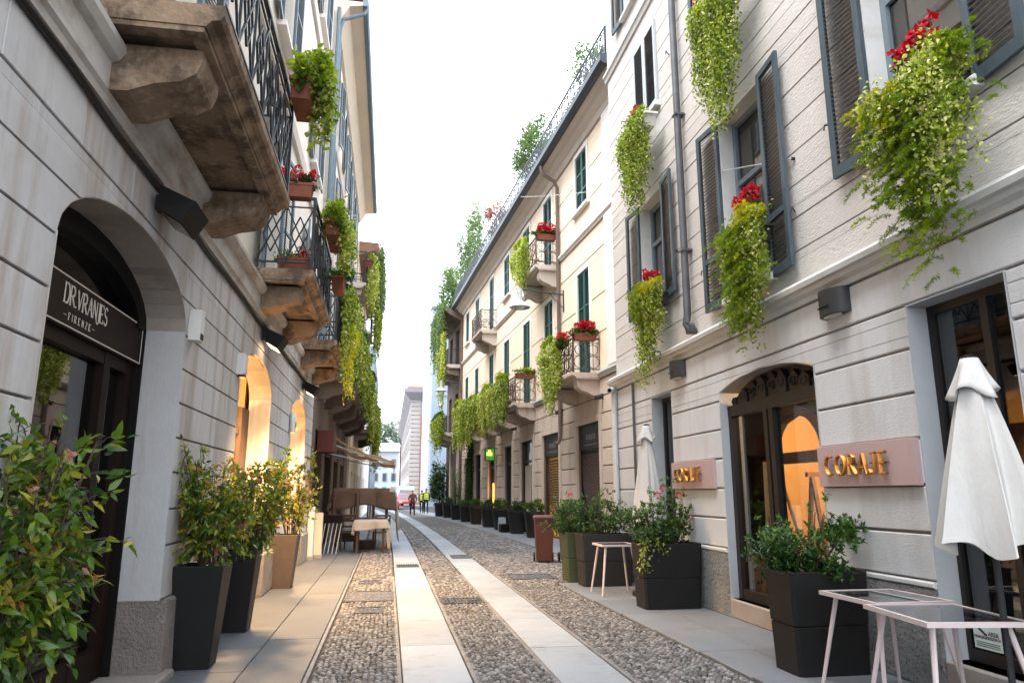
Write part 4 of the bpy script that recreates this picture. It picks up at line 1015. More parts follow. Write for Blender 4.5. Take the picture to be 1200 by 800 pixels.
for z in (5.0, 7.2, 9.4): cl.box(9.48, 9.62, -.03, .13, z, z+.03)
cl.build('pipe_clamp', 'zinc', rh)
MB().tube([(13.15, .07, 0), (13.15, .07, 3.38)], .055, 10).build('white_pipe', 'pipe_white', rh, True); MB().tube([(12.15, .035, 0), (12.15, .035, 3.42)], .022, 8).build('conduit', 'zinc', rh, True)
# shop interior behind the arched door
ri = MB(); ri.box(3.7, 13.2, -4.6, -4.5, 0, 3.6); ri.box(13.1, 13.2, -4.5, -.31, 0, 3.6); ri.box(3.7, 3.8, -4.5, -.31, 0, 3.6); ri.build('shop_rooms', 'ochre_wall', rh)
MB().box(3.8, 13.1, -4.5, -.31, 3.3, 3.6).build('shop_ceiling', 'interior_wall', rh); MB().box(3.8, 13.1, -4.5, -.29, 0, .2).build('shop_floor', 'interior_floor', rh)
core_wall(rh, 'partition', 'dark_inside', 3.8, 13.1, [.2, 3.3], [(10.0, 11.5, .2, 2.15, .62)], -2.35, -2.2)
pa = MB()
for i in range(16):
    t0, t1 = PI*i/16, PI*(i+1)/16; g = lambda t, k: (10.75+(.75+k)*math.cos(t), 2.15+(.62+k)*math.sin(t)); pa.prism([g(t0, 0), g(t0, .12), g(t1, .12), g(t1, 0)], -2.2, -2.14)
pa.box(9.88, 10.0, -2.2, -2.14, .2, 2.15); pa.box(11.5, 11.62, -2.2, -2.14, .2, 2.15); pa.box(10, 11.5, -2.3, -2.2, 1.98, 2.16); pa.build('inner_arch', 'wood_mid', rh)
for o in rh.children:
    if o.name.startswith('wall_core') or o.name.startswith('upper_core'): pass
# arched door: bronze frame, glass, carved fan
cd = thing('shop_door', 'dark bronze arched glass door with carved head between the pink signs', 'door', RF, (7.75, -.16, .22))
f = MB(); hw = 1.085
for a, b_ in ((-hw, -hw+.09), (-.02, .07), (.11, .19), (hw-.09, hw)): f.box(a, b_, -.05, .05, 0, 2.34)
f.box(-hw, hw, -.05, .055, 2.26, 2.40); f.box(-hw+.09, -.02, -.04, .04, 0, .12); f.box(.19, hw-.09, -.04, .04, 0, .12); f.build('door_frame', 'bronze_frame', cd)
MB().box(.17, hw-.07, -.01, -.004, .1, 2.28).build('pane', 'glass_shop', cd); MB().box(-hw+.07, 0, -.01, -.004, .1, 2.28).build('pane', 'glass_shop', cd)
hd = MB()
for i in range(9):
    x = -.92+1.84*i/8; h = .30*(1-(x/1.15)**2)
    hd.prism([(x-.10, 2.40), (x+.10, 2.40), (x+.10, 2.40+h*.6), (x, 2.40+h), (x-.10, 2.40+h*.6)], -.03, .012+.02*(i % 2))
    hd.tube([(x+.06*math.cos(t*.7), .03, 2.40+h*.45+.045*math.sin(t*.7)) for t in range(10)], .012, 5)
hd.build('carved_head', 'bronze_frame', cd)
MB().prism([(hw*math.cos(t), 2.34+.40*math.sin(t)) for t in np.linspace(0, PI, 15)], -.05, -.035).build('head_panel', 'shop_frame', cd)
# tall shop windows
for (ua, ub, z0, z1), lab in (((4.255, 5.245, .25, 3.045), 'tall dark shop window behind the near white parasol'), ((10.495, 11.335, .2, 3.045), 'narrow dark shop window beside the second pink sign')):
    c = (ua+ub)/2; hw = (ub-ua)/2; sw = thing('shop_window', lab, 'window', RF, (c, -.22, z0))
    f = MB(); f.box(-hw, -hw+.05, -.03, .03, 0, z1-z0); f.box(hw-.05, hw, -.03, .03, 0, z1-z0); f.box(-hw+.05, hw-.05, -.03, .028, 0, .09); f.box(-hw+.05, hw-.05, -.03, .028, z1-z0-.07, z1-z0); f.box(-.12, -.05, -.03, .026, .09, z1-z0-.07); f.build('window_frame', 'shop_frame', sw)
    MB().box(-hw+.03, hw-.03, -.006, 0, .05, z1-z0-.05).build('pane', 'glass_dark', sw)
    dp = 1.9 if c < 8 else .5
    bx = MB(); bx.box(-hw-.1, hw+.1, -dp, -dp+.05, 0, 3.0); bx.box(hw+.1, hw+.15, -dp, -.08, 0, 3.0); bx.box(-hw-.15, -hw-.1, -dp, -.08, 0, 3.0); bx.box(-hw-.1, hw+.1, -dp+.05, -.08, 2.95, 3.0); bx.build('dark_room', 'dark_inside', sw)
    bk = MB(); bk.box(-hw, hw, -dp*.8, -dp*.6, .85, .90); bk.box(-hw, hw, -dp*.8, -dp*.6, .66, .70); bk.build('shelf', 'wood_mid', sw)
stk = thing('window_sticker', 'pale surveillance notice stuck low inside the tall dark shop window', 'sticker', RF, (5.03, -.188, .36))
MB().box(-.13, .13, 0, .003, 0, .20).build('sheet', 'sticker', stk)
ik = MB(); ik.prism([(.10, .175), (.02, .12), (.03, .105), (.11, .155)], .003, .005); ik.prism([(.03, .12), (-.0, .112), (.0, .098), (.03, .10)], .003, .0055); ik.build('camera_symbol', 'ink', stk)
text('AREA', .045, .001, 'ink', stk, (-.06, .005, .115), 'R', .9); text('VIDEOSORVEGLIATA', .028, .001, 'ink', stk, (0, .005, .083), 'R', .95)
ln = MB()
for i in range(3): ln.box(-.11, .11, .003, .0045, .045-.014*i, .050-.014*i)
ln.build('fine_print', 'ink', stk)
# pink signs with gold letters
for u0, u1, lab in ((5.275, 6.64, 'pink sign with gold CORAJE letters between the arched door and the near tall window'), (9.05, 10.47, 'pink sign with gold CORAJE letters beyond the arched door')):
    s = thing('shop_sign', lab, 'sign', RF, ((u0+u1)/2, .0, 1.565)); h = (u1-u0)/2
    MB().cbox(-h, h, .001, .052, 0, .385, .003).build('panel', 'pink_panel', s)
    x = .50
    for ch in 'CORAJE':
        wd = {'C': .145, 'O': .165, 'R': .135, 'A': .15, 'J': .105, 'E': .10}[ch]
        b = MB(); r_ = .0105; z0, z1 = .105, .285; zc = (z0+z1)/2; hz = (z1-z0)/2
        def seg(pts, closed=False):
            for d in (0, .010, .020): b.tube([(x-p*wd, .078+d, zc+q*hz) for p, q in pts], r_, 6)
        if ch == 'C': seg([(.45-.42*math.cos(R(t)), math.sin(R(t))) for t in range(-120, 121, 20)])
        if ch == 'O': seg([(.45-.43*math.cos(R(t)), math.sin(R(t))) for t in range(0, 361, 20)])
        if ch == 'R': seg([(.12, -1), (.12, 1)]); seg([(.12, 1), (.5, .98), (.68, .7), (.68, .35), (.5, .05), (.12, 0)]); seg([(.4, 0), (.85, -1)])
        if ch == 'A': seg([(.0, -1), (.42, 1), (.85, -1)]); seg([(.2, -.35), (.64, -.35)])
        if ch == 'J': seg([(.2, 1), (.72, 1)]); seg([(.55, 1), (.55, -.6), (.4, -.95), (.1, -.95), (-.1, -.6)])
        if ch == 'E': seg([(.1, -1), (.1, 1)]); seg([(.1, 1), (.8, 1)]); seg([(.1, 0), (.7, 0)]); seg([(.1, -1), (.85, -1)])
        b.build('letter', 'letter_gold', s, True); x -= wd+.018
    pn = MB()
    for i in range(8): pn.tube([(.40-.11*i, .05, .20), (.40-.11*i, .08, .20)], .004, 5)
    pn.build('fixing_pin', 'iron', s)
def updown(lab, u):
    t = thing('wall_lamp', lab, 'lamp', RF, (u, 0, 3.19))
    MB().prism([], 0, 0) if False else None
    pts = [(.20*math.cos(a), .005+.16*math.sin(a)) for a in np.linspace(0, PI, 13)]
    b = MB(); n = len(pts); b.add([(x, y, z) for z in (0, .25) for x, y in pts], [tuple(range(n-1, -1, -1)), tuple(range(n, 2*n))]+[(i, i+1, i+1+n, i+n) for i in range(n-1)]+[(n-1, 0, n, 2*n-1)])
    b.build('housing', 'lamp_grey', t, True); MB().lathe([(.09, 0), (.09, .006)], 14, (0, .07, -.008), sx=1.4, sy=.6).build('diffuser', 'white_plastic', t)
    MB().box(-.09, .09, .165, .169, .07, .085).build('slot', 'black_paint', t)
updown('dark grey half-round wall lamp above the near pink sign', 6.15); updown('dark grey half-round wall lamp above the second pink sign', 10.05)
cc = thing('security_camera', 'small white security camera on top of the white corner pipe', 'camera', RF, (13.15, .10, 3.42))
MB().tube([(.0, -.02, .03), (-.16, .10, -.01)], .055, 10).build('body', 'white_plastic', cc, True); MB().tube([(-.155, .095, -.008), (-.172, .108, -.012)], .04, 10).build('lens', 'black_paint', cc)
MB().box(-.03, .03, -.10, .02, -.04, .02).build('mount', 'white_plastic', cc)
# easel, stool and lamps seen through the glass
ea = thing('menu_easel', 'wooden easel with a pale menu board behind the arched glass door', 'easel', RF, (8.95, -.75, .2))
MB().prism([(-.28, .62), (.26, .62), (.22, 1.72), (-.22, 1.72)], .0, .015).build('menu_board', 'paper', ea)
ln = MB()
for i in range(9): ln.box(-.15, .15, .0155, .018, .80+.085*i, .807+.085*i)
ln.build('menu_lines', 'far_trim', ea)
e = MB(); e.bar((.22, .03, 0), (.10, -.03, 1.85), .035); e.bar((-.24, .03, 0), (-.10, -.03, 1.85), .035); e.bar((0, -.5, 0), (0, -.06, 1.7), .03); e.bar((-.28, .03, .60), (.28, .03, .60), .04); e.bar((-.2, .02, .3), (.2, .02, .3), .03); e.build('easel_frame', 'wood_light', ea)
po = thing('patterned_stool', 'ochre spotted drum stool behind the arched glass door', 'stool', RF, (9.35, -.6, .2))
MB().lathe([(.17, 0), (.18, .02), (.18, .44), (.16, .47)], 18).build('drum', 'ochre_wall', po, True)
sp = MB()
for i in range(40):
    a, z = rng.uniform(0, 6.28), rng.uniform(.05, .42); sp.tube([(.179*math.cos(a), .179*math.sin(a), z), (.184*math.cos(a), .184*math.sin(a), z)], .016, 6)
sp.build('spots', 'wood_dark', po)
for i, (u, v, z, en, lab) in enumerate(((10.7, -3.2, 2.9, 190, 'warm ceiling lamp in the back room of the pink-signed shop'), (8.3, -1.3, 3.0, 45, 'small ceiling lamp just inside the arched shop door'))):
    t = thing('ceiling_lamp', lab, 'lamp', RF, (u, v, z)); MB().lathe([(.10, 0), (.12, .05), (.05, .1), (.01, .12)], 12).build('shade', 'lamp_lens', t, True)
    MB().tube([(0, 0, .12), (0, 0, 3.3-z)], .008, 5).build('cord', 'black_paint', t); light('lamp_light', 'POINT', t, (0, 0, -.1), en, (1, .60, .26), .12)
tz = thing('trestle', 'wooden A-frame trestle in the lit back room of the pink-signed shop', 'trestle', RF, (11.5, -2.9, .2)); e = MB()
for sx in (-1, 1): e.bar((sx*.32, 0, 0), (0, 0, 1.6), .06); e.bar((sx*.32, -.5, 0), (0, -.5, 1.6), .06)
e.bar((-.2, 0, .6), (.2, 0, .6), .05); e.build('frame', 'wood_mid', tz); MB().box(-.04, .04, -.6, .1, 1.58, 1.66).build('ridge', 'wood_mid', tz)
ck = thing('coat', 'dark coat hanging in the lit back room of the pink-signed shop', 'coat', RF, (12.6, -2.75, .75)); MB().lathe([(.20, 0), (.22, .3), (.17, .8), (.06, .95)], 12, sy=.5).build('cloth', 'jacket_black', ck, True); MB().tube([(0, 0, .95), (0, 0, 1.1)], .01, 5).build('hook', 'iron', ck)
oc = thing('overhead_cable', 'thin cable slung across the street between the pale house and the peach house', 'cable', W0, (0, 0, 0)); A_, B_ = RF.pt((6.72, .0, 5.12)), PF.pt((8.0, .72, 13.1)); MB().tube([tuple(A_.lerp(B_, t)-Vector((0, 0, .5*t*(1-t)))) for t in np.linspace(0, 1, 13)], .007, 5).build('wire', 'pipe_white', oc); MB().tube([tuple(A_), tuple(A_+Vector((.06, 0, 0)))], .02, 6).build('eye_bolt', 'iron', oc)
# window boxes and trailing plants of the pale house
def window_garden(lab_box, lab_ivy, lab_flower, u, v, z, hw, lens, strands, L, ferns, nf, box='sill_white', bias=0., crown=300, ivm='leaf_ivy', step=.03, fl_side=.3, boxlen=None, vr=(0, .2), bh=.2, boxu=0.):
    if lab_box: trough(lab_box, RF, (u+(0 if boxlen else .12), v-(0 if boxlen else .06), z-bh-.05), boxlen or hw*1.25, box, bh, .22)
    p = thing('trailing_ivy', lab_ivy, 'ivy', RF, (u, v, z))
    cascade(p, 'foliage', ivm, -hw, hw, vr[0], vr[1], 0, lens, strands, L, .8, step, bias=bias)
    if crown: bush(p, 'crown', 'leaf_ivy', crown, (0, .08, .03), (hw, .16, .12), L*1.1, .7, 16, .3, bias=.05)
    for (m, n, c, r_, fl, bs) in ferns: fern(p, 'fern_fronds', m, n, c, r_, fl, bs)
    if nf:
        q = thing('cyclamen', lab_flower, 'flowers', RF, (u+fl_side, v-.02, z+.09))
        bush(q, 'foliage', 'leaf_dark', 170, (0, 0, .05), (.24, .12, .09), .06, .9, 9)
        st = MB(); pts = []
        for i in range(nf):
            x, y, zz = rng.uniform(-.24, .24), rng.uniform(-.08, .12), rng.uniform(.14, .30); pts.append((x, y, zz)); st.tube([(x*.6, y*.6, .02), (x, y, zz)], .004, 4)
        st.build('stems', 'stem_green', q); flowers(q, pts, 'small', 1.9)
window_garden('white window box under the pale closed shutters of the pale house', 'round-leaved ivy hanging below the pale closed shutters', 'few red flowers above the ivy of the pale closed shutters', 10.85, .22, 7.70, .56, lambda t: .85+.75*math.sin(t*2.6+.4)**2, 190, .050, [], 9, 'sill_white', -.02, 350, boxlen=1.2, fl_side=.15)
window_garden('white window box below the top floor shutters over the tall window', 'long ivy curtain hanging high above the tall louvred window', 'red flowers above the long high ivy curtain', 7.66, .24, 7.9, .52, lambda t: 1.05+1.0*math.sin(t*2.4+.5)**2, 210, .046, [], 12, 'sill_white', .0, 350, boxlen=1.25, fl_side=.35)
window_garden('grey window box at the window beside the zinc downpipe', 'ivy and fern hanging at the window beside the zinc downpipe', 'red geranium at the window beside the zinc downpipe', 10.45, .20, 4.66, .44, lambda t: .65+.95*t, 170, .046, [('leaf_fern', 200, (.22, .12, -.12), (.28, .12, .40), .18, .0), ('leaf_fern_yellow', 70, (-.15, .12, .02), (.34, .12, .10), .16, 0)], 16, 'resin_grey', .05, 150, fl_side=.30)
window_garden('grey window box at the tall louvred window above the arched door', 'green fern and ivy spilling from the tall louvred window above the arched door', 'row of red cyclamens in the tall louvred window above the arched door', 7.32, .20, 4.58, .44, lambda t: .85+.65*math.sin(t*3)**2, 180, .042, [('leaf_fern', 330, (.04, .12, -.34), (.46, .14, .52), .18, .0), ('leaf_fern_yellow', 60, (-.30, .14, .0), (.2, .12, .14), .15, .05), ('leaf_fern', 130, (.08, .12, -.92), (.32, .1, .42), .18, -.02)], 26, 'resin_grey', .08, 200, fl_side=.10)
window_garden('grey window box at the near upper window over the white parasol', 'big feathery fern and white-edged ivy at the near upper window over the parasol', 'red cyclamens in the near upper window over the parasol', 4.40, .18, 4.72, .42, lambda t: .75+.45*math.sin(t*3+.6)**2, 95, .036, [('leaf_fern', 520, (.10, .16, -.50), (.52, .18, .66), .17, -.06), ('leaf_fern_yellow', 110, (.30, .18, -.14), (.30, .16, .2), .15, .0), ('leaf_fern', 110, (.05, .14, -1.12), (.3, .12, .4), .18, -.02), ('leaf_fern', 90, (-.28, .14, -.05), (.26, .14, .2), .16, .0)], 26, 'resin_grey', .12, 240, ivm='leaf_ivy_pale', step=.024, fl_side=.16, vr=(.06, .36))

# ------------------------------------------------------------------ peach house
ph = thing('peach_house', 'long peach house with green shutters, iron balconies and a roof terrace', 'building', PF, (0, 0, 0))
DR = [(1.4, 3.43), (5.4, 7.43), (8.9, 10.84), (12.4, 13.9), (15.9, 17.6), (19.6, 21.2), (23.2, 24.8)]
P_OPS = [(a, b_, 0, 3.55, 0) for a, b_ in DR]
core_wall(ph, 'wall_core', 'peach_core', -.8, 26, [0, 4.75], P_OPS, -.4, -.042)
courses(ph, 'stone_block', 'peach_stone', -.8, 26, [0, .30, .79, 1.28, 1.77, 2.26, 2.75, 3.24, 3.73, 4.22, 4.74], [(a-.2, b_+.2, 0, 3.75, 0) for a, b_ in DR], -.04, 0, gap=.03, joint=None, chamfer=.012)
for a, b_ in DR: surround(ph, 'peach_stone', a, b_, 0, 3.55, -.042, .198, .07, sill=False, name='door_surround')
MB().profile([(-.05, 4.745), (.05, 4.745), (.07, 4.82), (.13, 4.86), (.13, 4.92), (.03, 4.97), (-.05, 4.97)], -.86, 26).build('ledge', 'smooth_stone', ph)
CX = (2.5, 6.45, 9.7, 13.4, 16.9, 21.0, 24.3)
LOW = {2.5, 9.7, 13.4, 16.9, 21.0}; HIGH = {6.45, 16.9}
Q_OPS = [(c-.56, c+.56, 4.98 if c in LOW else 6.0, 8.35, 0) for c in CX]+[(c-.56, c+.56, 9.66 if c in HIGH else 10.45, 12.38, 0) for c in CX]
core_wall(ph, 'upper_core', 'peach_line', -.8, 26, [4.75, 13.2], Q_OPS, -.3, -.022)
courses(ph, 'plaster_panel', 'peach', -.8, 26, [4.975, 6.08, 7.2, 8.6, 9.40], Q_OPS, -.02, 0, gap=.034, chamfer=.008)
courses(ph, 'plaster_panel', 'peach', -.8, 26, [9.60, 10.5, 11.5, 12.6], Q_OPS, -.02, 0, gap=.034, chamfer=.008)
MB().profile([(-.02, 9.405), (.05, 9.405), (.07, 9.46), (.12, 9.50), (.12, 9.56), (-.02, 9.598)], -.86, 26).build('string_course', 'peach_trim', ph)
for z0, z1 in ((4.975, 9.40), (9.60, 12.59)): MB().cbox(-.80, .42, .001, .075, z0, z1, .01).build('corner_pilaster', 'peach_trim', ph)
MB().box(-.8, 26, -8, -.31, 3.9, 13.1).build('body', 'dark_inside', ph); MB().box(-.8, 26, -8.2, -3.0, 0, 3.9).build('rear_wall', 'dark_inside', ph)
for o in Q_OPS:
    ua, ub, z0, z1, _ = o; c = (ua+ub)/2
    surround(ph, 'peach_trim', ua, ub, z0, z1, -.0, .17, .035, sill=z0 > 5.5 and z0 != 9.66)
    shutter(ph, 'shutter_green', 'shutter_green', ua+.005, c-.012, -.045, z0+.005, z1-.005, (.33, .66), st=.06, slat=.07); shutter(ph, 'shutter_green', 'shutter_green', c+.012, ub-.005, -.045, z0+.005, z1-.005, (.33, .66), st=.06, slat=.07)
    MB().box(ua, ub, -.2, -.12, z0, z1).build('window', 'dark_inside', ph)
for c in (2.5, 9.7, 13.4, 16.9, 21.0): balcony(ph, c-1.32, c+1.32, .84, 4.74, th=.15, m='peach_stone', rail='iron_brown', style='scroll', bh=.5, bw=.34, h=1.0, vin=.14 if False else .0, iron_th=.02)
for c in (6.45, 16.9): balcony(ph, c-1.28, c+1.28, .84, 9.22, th=.16, m='soffit', rail='iron_brown', style='scroll', bh=.6, bw=.34, h=1.0, iron_th=.02)
EV = [(-.02, 12.60), (.08, 12.60), (.15, 12.74), (.34, 12.84), (.40, 12.96), (.60, 13.02), (.60, 13.12), (-.3, 13.2), (-.3, 12.60)]
MB().profile(EV, -1.42, 26).build('eaves', 'soffit', ph)
MB().profile([(.58, 12.97), (.72, 12.97), (.80, 13.04), (.80, 13.22), (.77, 13.26), (.58, 13.26)], -1.58, 26).build('gutter', 'gutter_dark', ph)
MB().box(-1.42, -.80, -8, -.3, 12.96, 13.12).build('end_eaves', 'soffit', ph); MB().box(-1.58, -1.40, -8, .58, 12.97, 13.26).build('end_gutter', 'gutter_dark', ph)
MB().box(-1.42, 26, -8, .57, 13.205, 13.26).build('roof_terrace', 'smooth_stone', ph)
tr = MB(); rail_panel(tr, (-1.35, .55, 13.26), (26, .55, 13.26), 1.0, style='scroll', bay=.62, th=.024); rail_panel(tr, (-1.35, -6, 13.26), (-1.35, .55, 13.26), 1.0, style='scroll', bay=.62, th=.024); tr.build('terrace_railing', 'iron_grey', ph)
MB().tube([(4.9, .67, 13.05), (4.9, .67, 12.8), (4.9, .55, 12.62), (4.9, .2, 12.42), (4.9, .1, 12.2), (4.9, .1, 3.35), (4.9, .16, 3.15), (4.9, .30, 3.1)], .065, 8).build('downpipe', 'pipe_brown', ph, True)
# shop fronts in the peach house
for i, (a, b_) in enumerate(DR):
    c = (a+b_)/2; hw = (b_-a)/2
    lab = ['dark lattice-gated shop door nearest the pale house', 'glowing yellow shop window behind a lattice gate', 'plain dark doorway with one white-curtained leaf', 'narrow dark doorway between the yellow window and the green sign', 'shop doorway with a warm strip light under the green sign', 'dark doorway beside the creeper-clad pier', 'last dark doorway of the peach house'][i]
    s = thing('storefront', lab, 'shop front', PF, (c, -.16, 0))
    MB().box(-hw-.3, hw+.3, -1.6, -1.5, 0, 3.9).build('inner_wall', 'dark_inside', s)
    if i == 1: MB().box(-hw+.1, hw-.1, -.06, -.05, .05, 2.72).build('lit_shop_panel', 'lit_yellow', s)  # glowing panel added behind the glass to stand for the lit shop
    sd_ = MB(); sd_.box(-hw-.3, -hw-.2, -1.5, -.1, 0, 3.9); sd_.box(hw+.2, hw+.3, -1.5, -.1, 0, 3.9); sd_.box(-hw-.2, hw+.2, -1.5, -.1, 3.7, 3.9); sd_.build('inner_sides', 'ochre_wall' if i == 1 else 'dark_inside', s)
    f = MB(); f.box(-hw, -hw+.1, -.05, .05, 0, 3.55); f.box(hw-.1, hw, -.05, .05, 0, 3.55); f.box(-hw+.1, hw-.1, -.05, .045, 2.72, 2.80)
    f.build('door_frame', 'shop_frame', s); MB().box(-hw+.08, hw-.08, -.02, -.012, 0, 3.5).build('pane', 'glass_shop' if i == 1 else 'glass_dark', s)
    if i < 2:
        MB().box(-hw+.02, hw-.02, .02, .09, 2.80, 3.54).build('sign_board', 'leaf_board' if False else 'shop_frame', s)
        mk = MB()
        for k in range(6): mk.box(-.45+.15*k, -.38+.15*k, .091, .095, 3.08, 3.24)
        mk.box(-.6, .6, .091, .094, 2.92, 2.945); mk.build('sign_marks', 'far_trim', s)
        g = MB(); zz = np.arange(-1, 2.7, .16)
        for z in zz:
            for sg in (1, -1):
                z0_, z1_ = z, z+2*hw*1.4; x0_, x1_ = -hw+.1, hw-.1
                if z0_ < 0.02: x0_ += (0.02-z0_)/1.4; z0_ = .02
                if z1_ > 2.7: x1_ -= (z1_-2.7)/1.4; z1_ = 2.7
                if x1_ > x0_: g.bar((sg*x0_, .02+.01*sg, z0_), (sg*x1_, .02+.01*sg, z1_), .018)
        g.build('lattice_gate', 'iron_brown' if i == 0 else 'bronze_frame', s)
    if i == 2: MB().box(-.1, hw-.12, -.01, .0, .4, 2.6).build('white_curtain', 'linen', s)
    if i == 4:
        MB().box(.3, .42, -.01, .02, .6, 2.0).build('strip_light', 'lit_yellow', s); light('strip_glow', 'POINT', s, (-.2, .05, 1.6), 18, (1, .55, .2), .1)
    if i == 1: light('shop_glow', 'POINT', s, (0, -.6, 2.4), 60, (1, .7, .3), .15)
gs = thing('lit_sign', 'glowing green box sign projecting from the peach house', 'sign', PF, (15.5, .0, 3.0))
MB().box(-.09, .09, .12, .60, 0, .60).build('case', 'lamp_grey', gs); MB().box(-.094, -.09, .16, .56, .04, .56).build('light_face', 'green_sign_light', gs); MB().bar((0, 0, .6), (0, .12, .6), .04).build('bracket', 'iron', gs)
b = MB(); b.box(-.098, -.094, .26, .52, .24, .40); b.box(-.098, -.094, .33, .45, .4, .50); b.build('sign_mark', 'lit_yellow', gs)
def street_lamp(lab, fr, at, ln, m='shutter_pale', group=None):
    t = thing('street_lamp', lab, 'lamp', fr, at, group)
    a = MB(); a.tube([(0, 0, 0), (0, ln, .12)], .03, 6); a.tube([(0, 0, -.5), (0, ln*.35, .03)], .015, 5); a.box(-.05, .05, 0, .03, -.6, .15); a.build('arm', 'iron_grey', t)
    MB().lathe([(.08, 0), (.09, -.3), (.10, -.42), (.26, -.52), (.36, -.66), (.34, -.67), (.22, -.56), (.05, -.5)], 16, (0, ln, .12), cap=False).build('bell_shade', m, t, True)
    MB().lathe([(.02, -.5), (.16, -.56), (.18, -.62), (.1, -.70), (.01, -.72)], 12, (0, ln, .12)).build('glass', 'white_plastic', t, True)
street_lamp('bell-shaped street lamp on an arm by the brown downpipe of the peach house', PF, (4.6, 0, 8.15), 1.55)
for u, lab in ((1.05, 'small grey spotlight over the near lattice door of the peach house'), (5.0, 'small grey spotlight beside the yellow window of the peach house'), (11.6, 'small grey spotlight under the long balcony of the peach house'), (14.6, 'small white spotlight beside the green sign')):
    t = thing('spotlight', lab, 'spotlight', PF, (u, 0, 4.15)); MB().tube([(0, .02, .05), (0, .22, .0)], .07, 8).build('barrel', 'lamp_grey' if u < 14 else 'white_plastic', t, True); MB().box(-.05, .05, 0, .05, -.02, .12).build('base', 'iron', t)
# balcony plants
def rail_garden(lab, u, z, hw, ln, n, m='leaf_ivy_pale', red=True, box=True, crown=700, v=.86, L=.085, rl=''):
    p = ivy(lab, PF, (u, v, z), hw, ln, n, L, m, crown, (-.02, .25), .055, 'leaf_fern', red=0)
    return p
rail_garden('pale yellow-green ivy curtain over the first balcony of the peach house', 3.0, 5.95, .95, lambda t: 1.3+.75*math.sin(t*3.1)**2, 190, crown=500)
for lab, u, v, z, rz in (('terracotta box with red geraniums on the near rail of the first peach balcony', 1.24, .45, 5.82, R(90)), ('terracotta box with red geraniums on the upper peach balcony by the downpipe', 5.25, .42, 10.3, R(90)), ('terracotta box on the rail end of the second low peach balcony', 8.45, .42, 5.82, R(90))):
    trough(lab.replace(' with red geraniums', ''), PF, (u, v, z), .72, 'terracotta', .2, .24, rz)
    g = thing('geranium', lab.replace('terracotta box with red geraniums', 'round red geraniums').replace('terracotta box', 'green leafy plant'), 'plant', PF, (u, v, z+.18), rz=rz)
    bush(g, 'foliage', 'leaf_fern' if u > 8 else 'leaf_azalea', 500, (0, 0, .08), (.45, .15, .14), .09, .8, 14)
    if u < 8: flowers(g, [(rng.uniform(-.28, .28), rng.uniform(-.14, .14), rng.uniform(.14, .36)) for i in range(34)], 'ball', 1.7)
g = thing('geranium', 'red geranium at the lip corner of the first peach balcony', 'plant', PF, (1.75, .95, 5.75)); bush(g, 'foliage', 'leaf_azalea', 400, (0, 0, .05), (.3, .16, .16), .09, .8, 12); flowers(g, [(rng.uniform(-.22, .22), rng.uniform(-.12, .12), rng.uniform(.05, .34)) for i in range(22)], 'ball', 1.7)
rail_garden('ivy and yellow fern over the upper balcony of the peach house by the downpipe', 6.9, 10.45, 1.0, lambda t: .9+.75*math.sin(t*3+.5)**2, 170, 'leaf_ivy_pale', crown=500)
rail_garden('mixed ivy along the second low balcony of the peach house', 10.2, 5.95, 1.0, lambda t: 1.1+.7*math.sin(t*5)**2, 170, 'leaf_ivy', crown=900)
rail_garden('yellow-green ivy along the third low balcony of the peach house', 13.4, 5.95, 1.35, lambda t: 1.1+.8*math.sin(t*6+1)**2, 200, 'leaf_ivy_pale', crown=1100)
rail_garden('thick ivy along the fourth low balcony of the peach house', 16.9, 5.95, 1.35, lambda t: 1.2+.8*math.sin(t*6+2)**2, 190, 'leaf_ivy', crown=1100, L=.10)
rail_garden('lime ivy mound on the last low balcony of the peach house', 21.0, 6.2, 1.45, lambda t: 1.5+.9*math.sin(t*4+1)**2, 200, 'leaf_ivy_pale', crown=1100, L=.11)
for u, hw, hz, n, lab, m in ((8.6, 1.9, 1.35, 3200, 'round green shrub on the roof terrace of the peach house', 'leaf_tree'), (1.2, .5, .75, 500, 'small pale shrub near the end of the roof terrace', 'leaf_tree'), (15.4, 1.1, 1.1, 1200, 'russet shrub on the roof terrace', 'leaf_russet'), (23.4, 2.4, 2.9, 4600, 'tall airy tree at the far end of the roof terrace', 'leaf_tree')):
    t = thing('terrace_shrub', lab, 'shrub', PF, (u, -.05, 13.26)); MB().lathe([(.28, 0), (.36, .5), (.38, .5)], 12).build('pot', 'terracotta', t, True)
    tk = MB()
    for i in range(6): x, y = rng.normal(size=2)*.35*hw; tk.tube([(0, 0, .45), (x*.5, y*.5, .5+hz*.7), (x, y, .6+hz*1.4)], [.035, .025, .01], 5)
    tk.build('stems', 'bark', t); bush(t, 'foliage', m, n, (0, .1, .9+hz*.75), (hw, .75, hz), .16, .5, 26, .28)
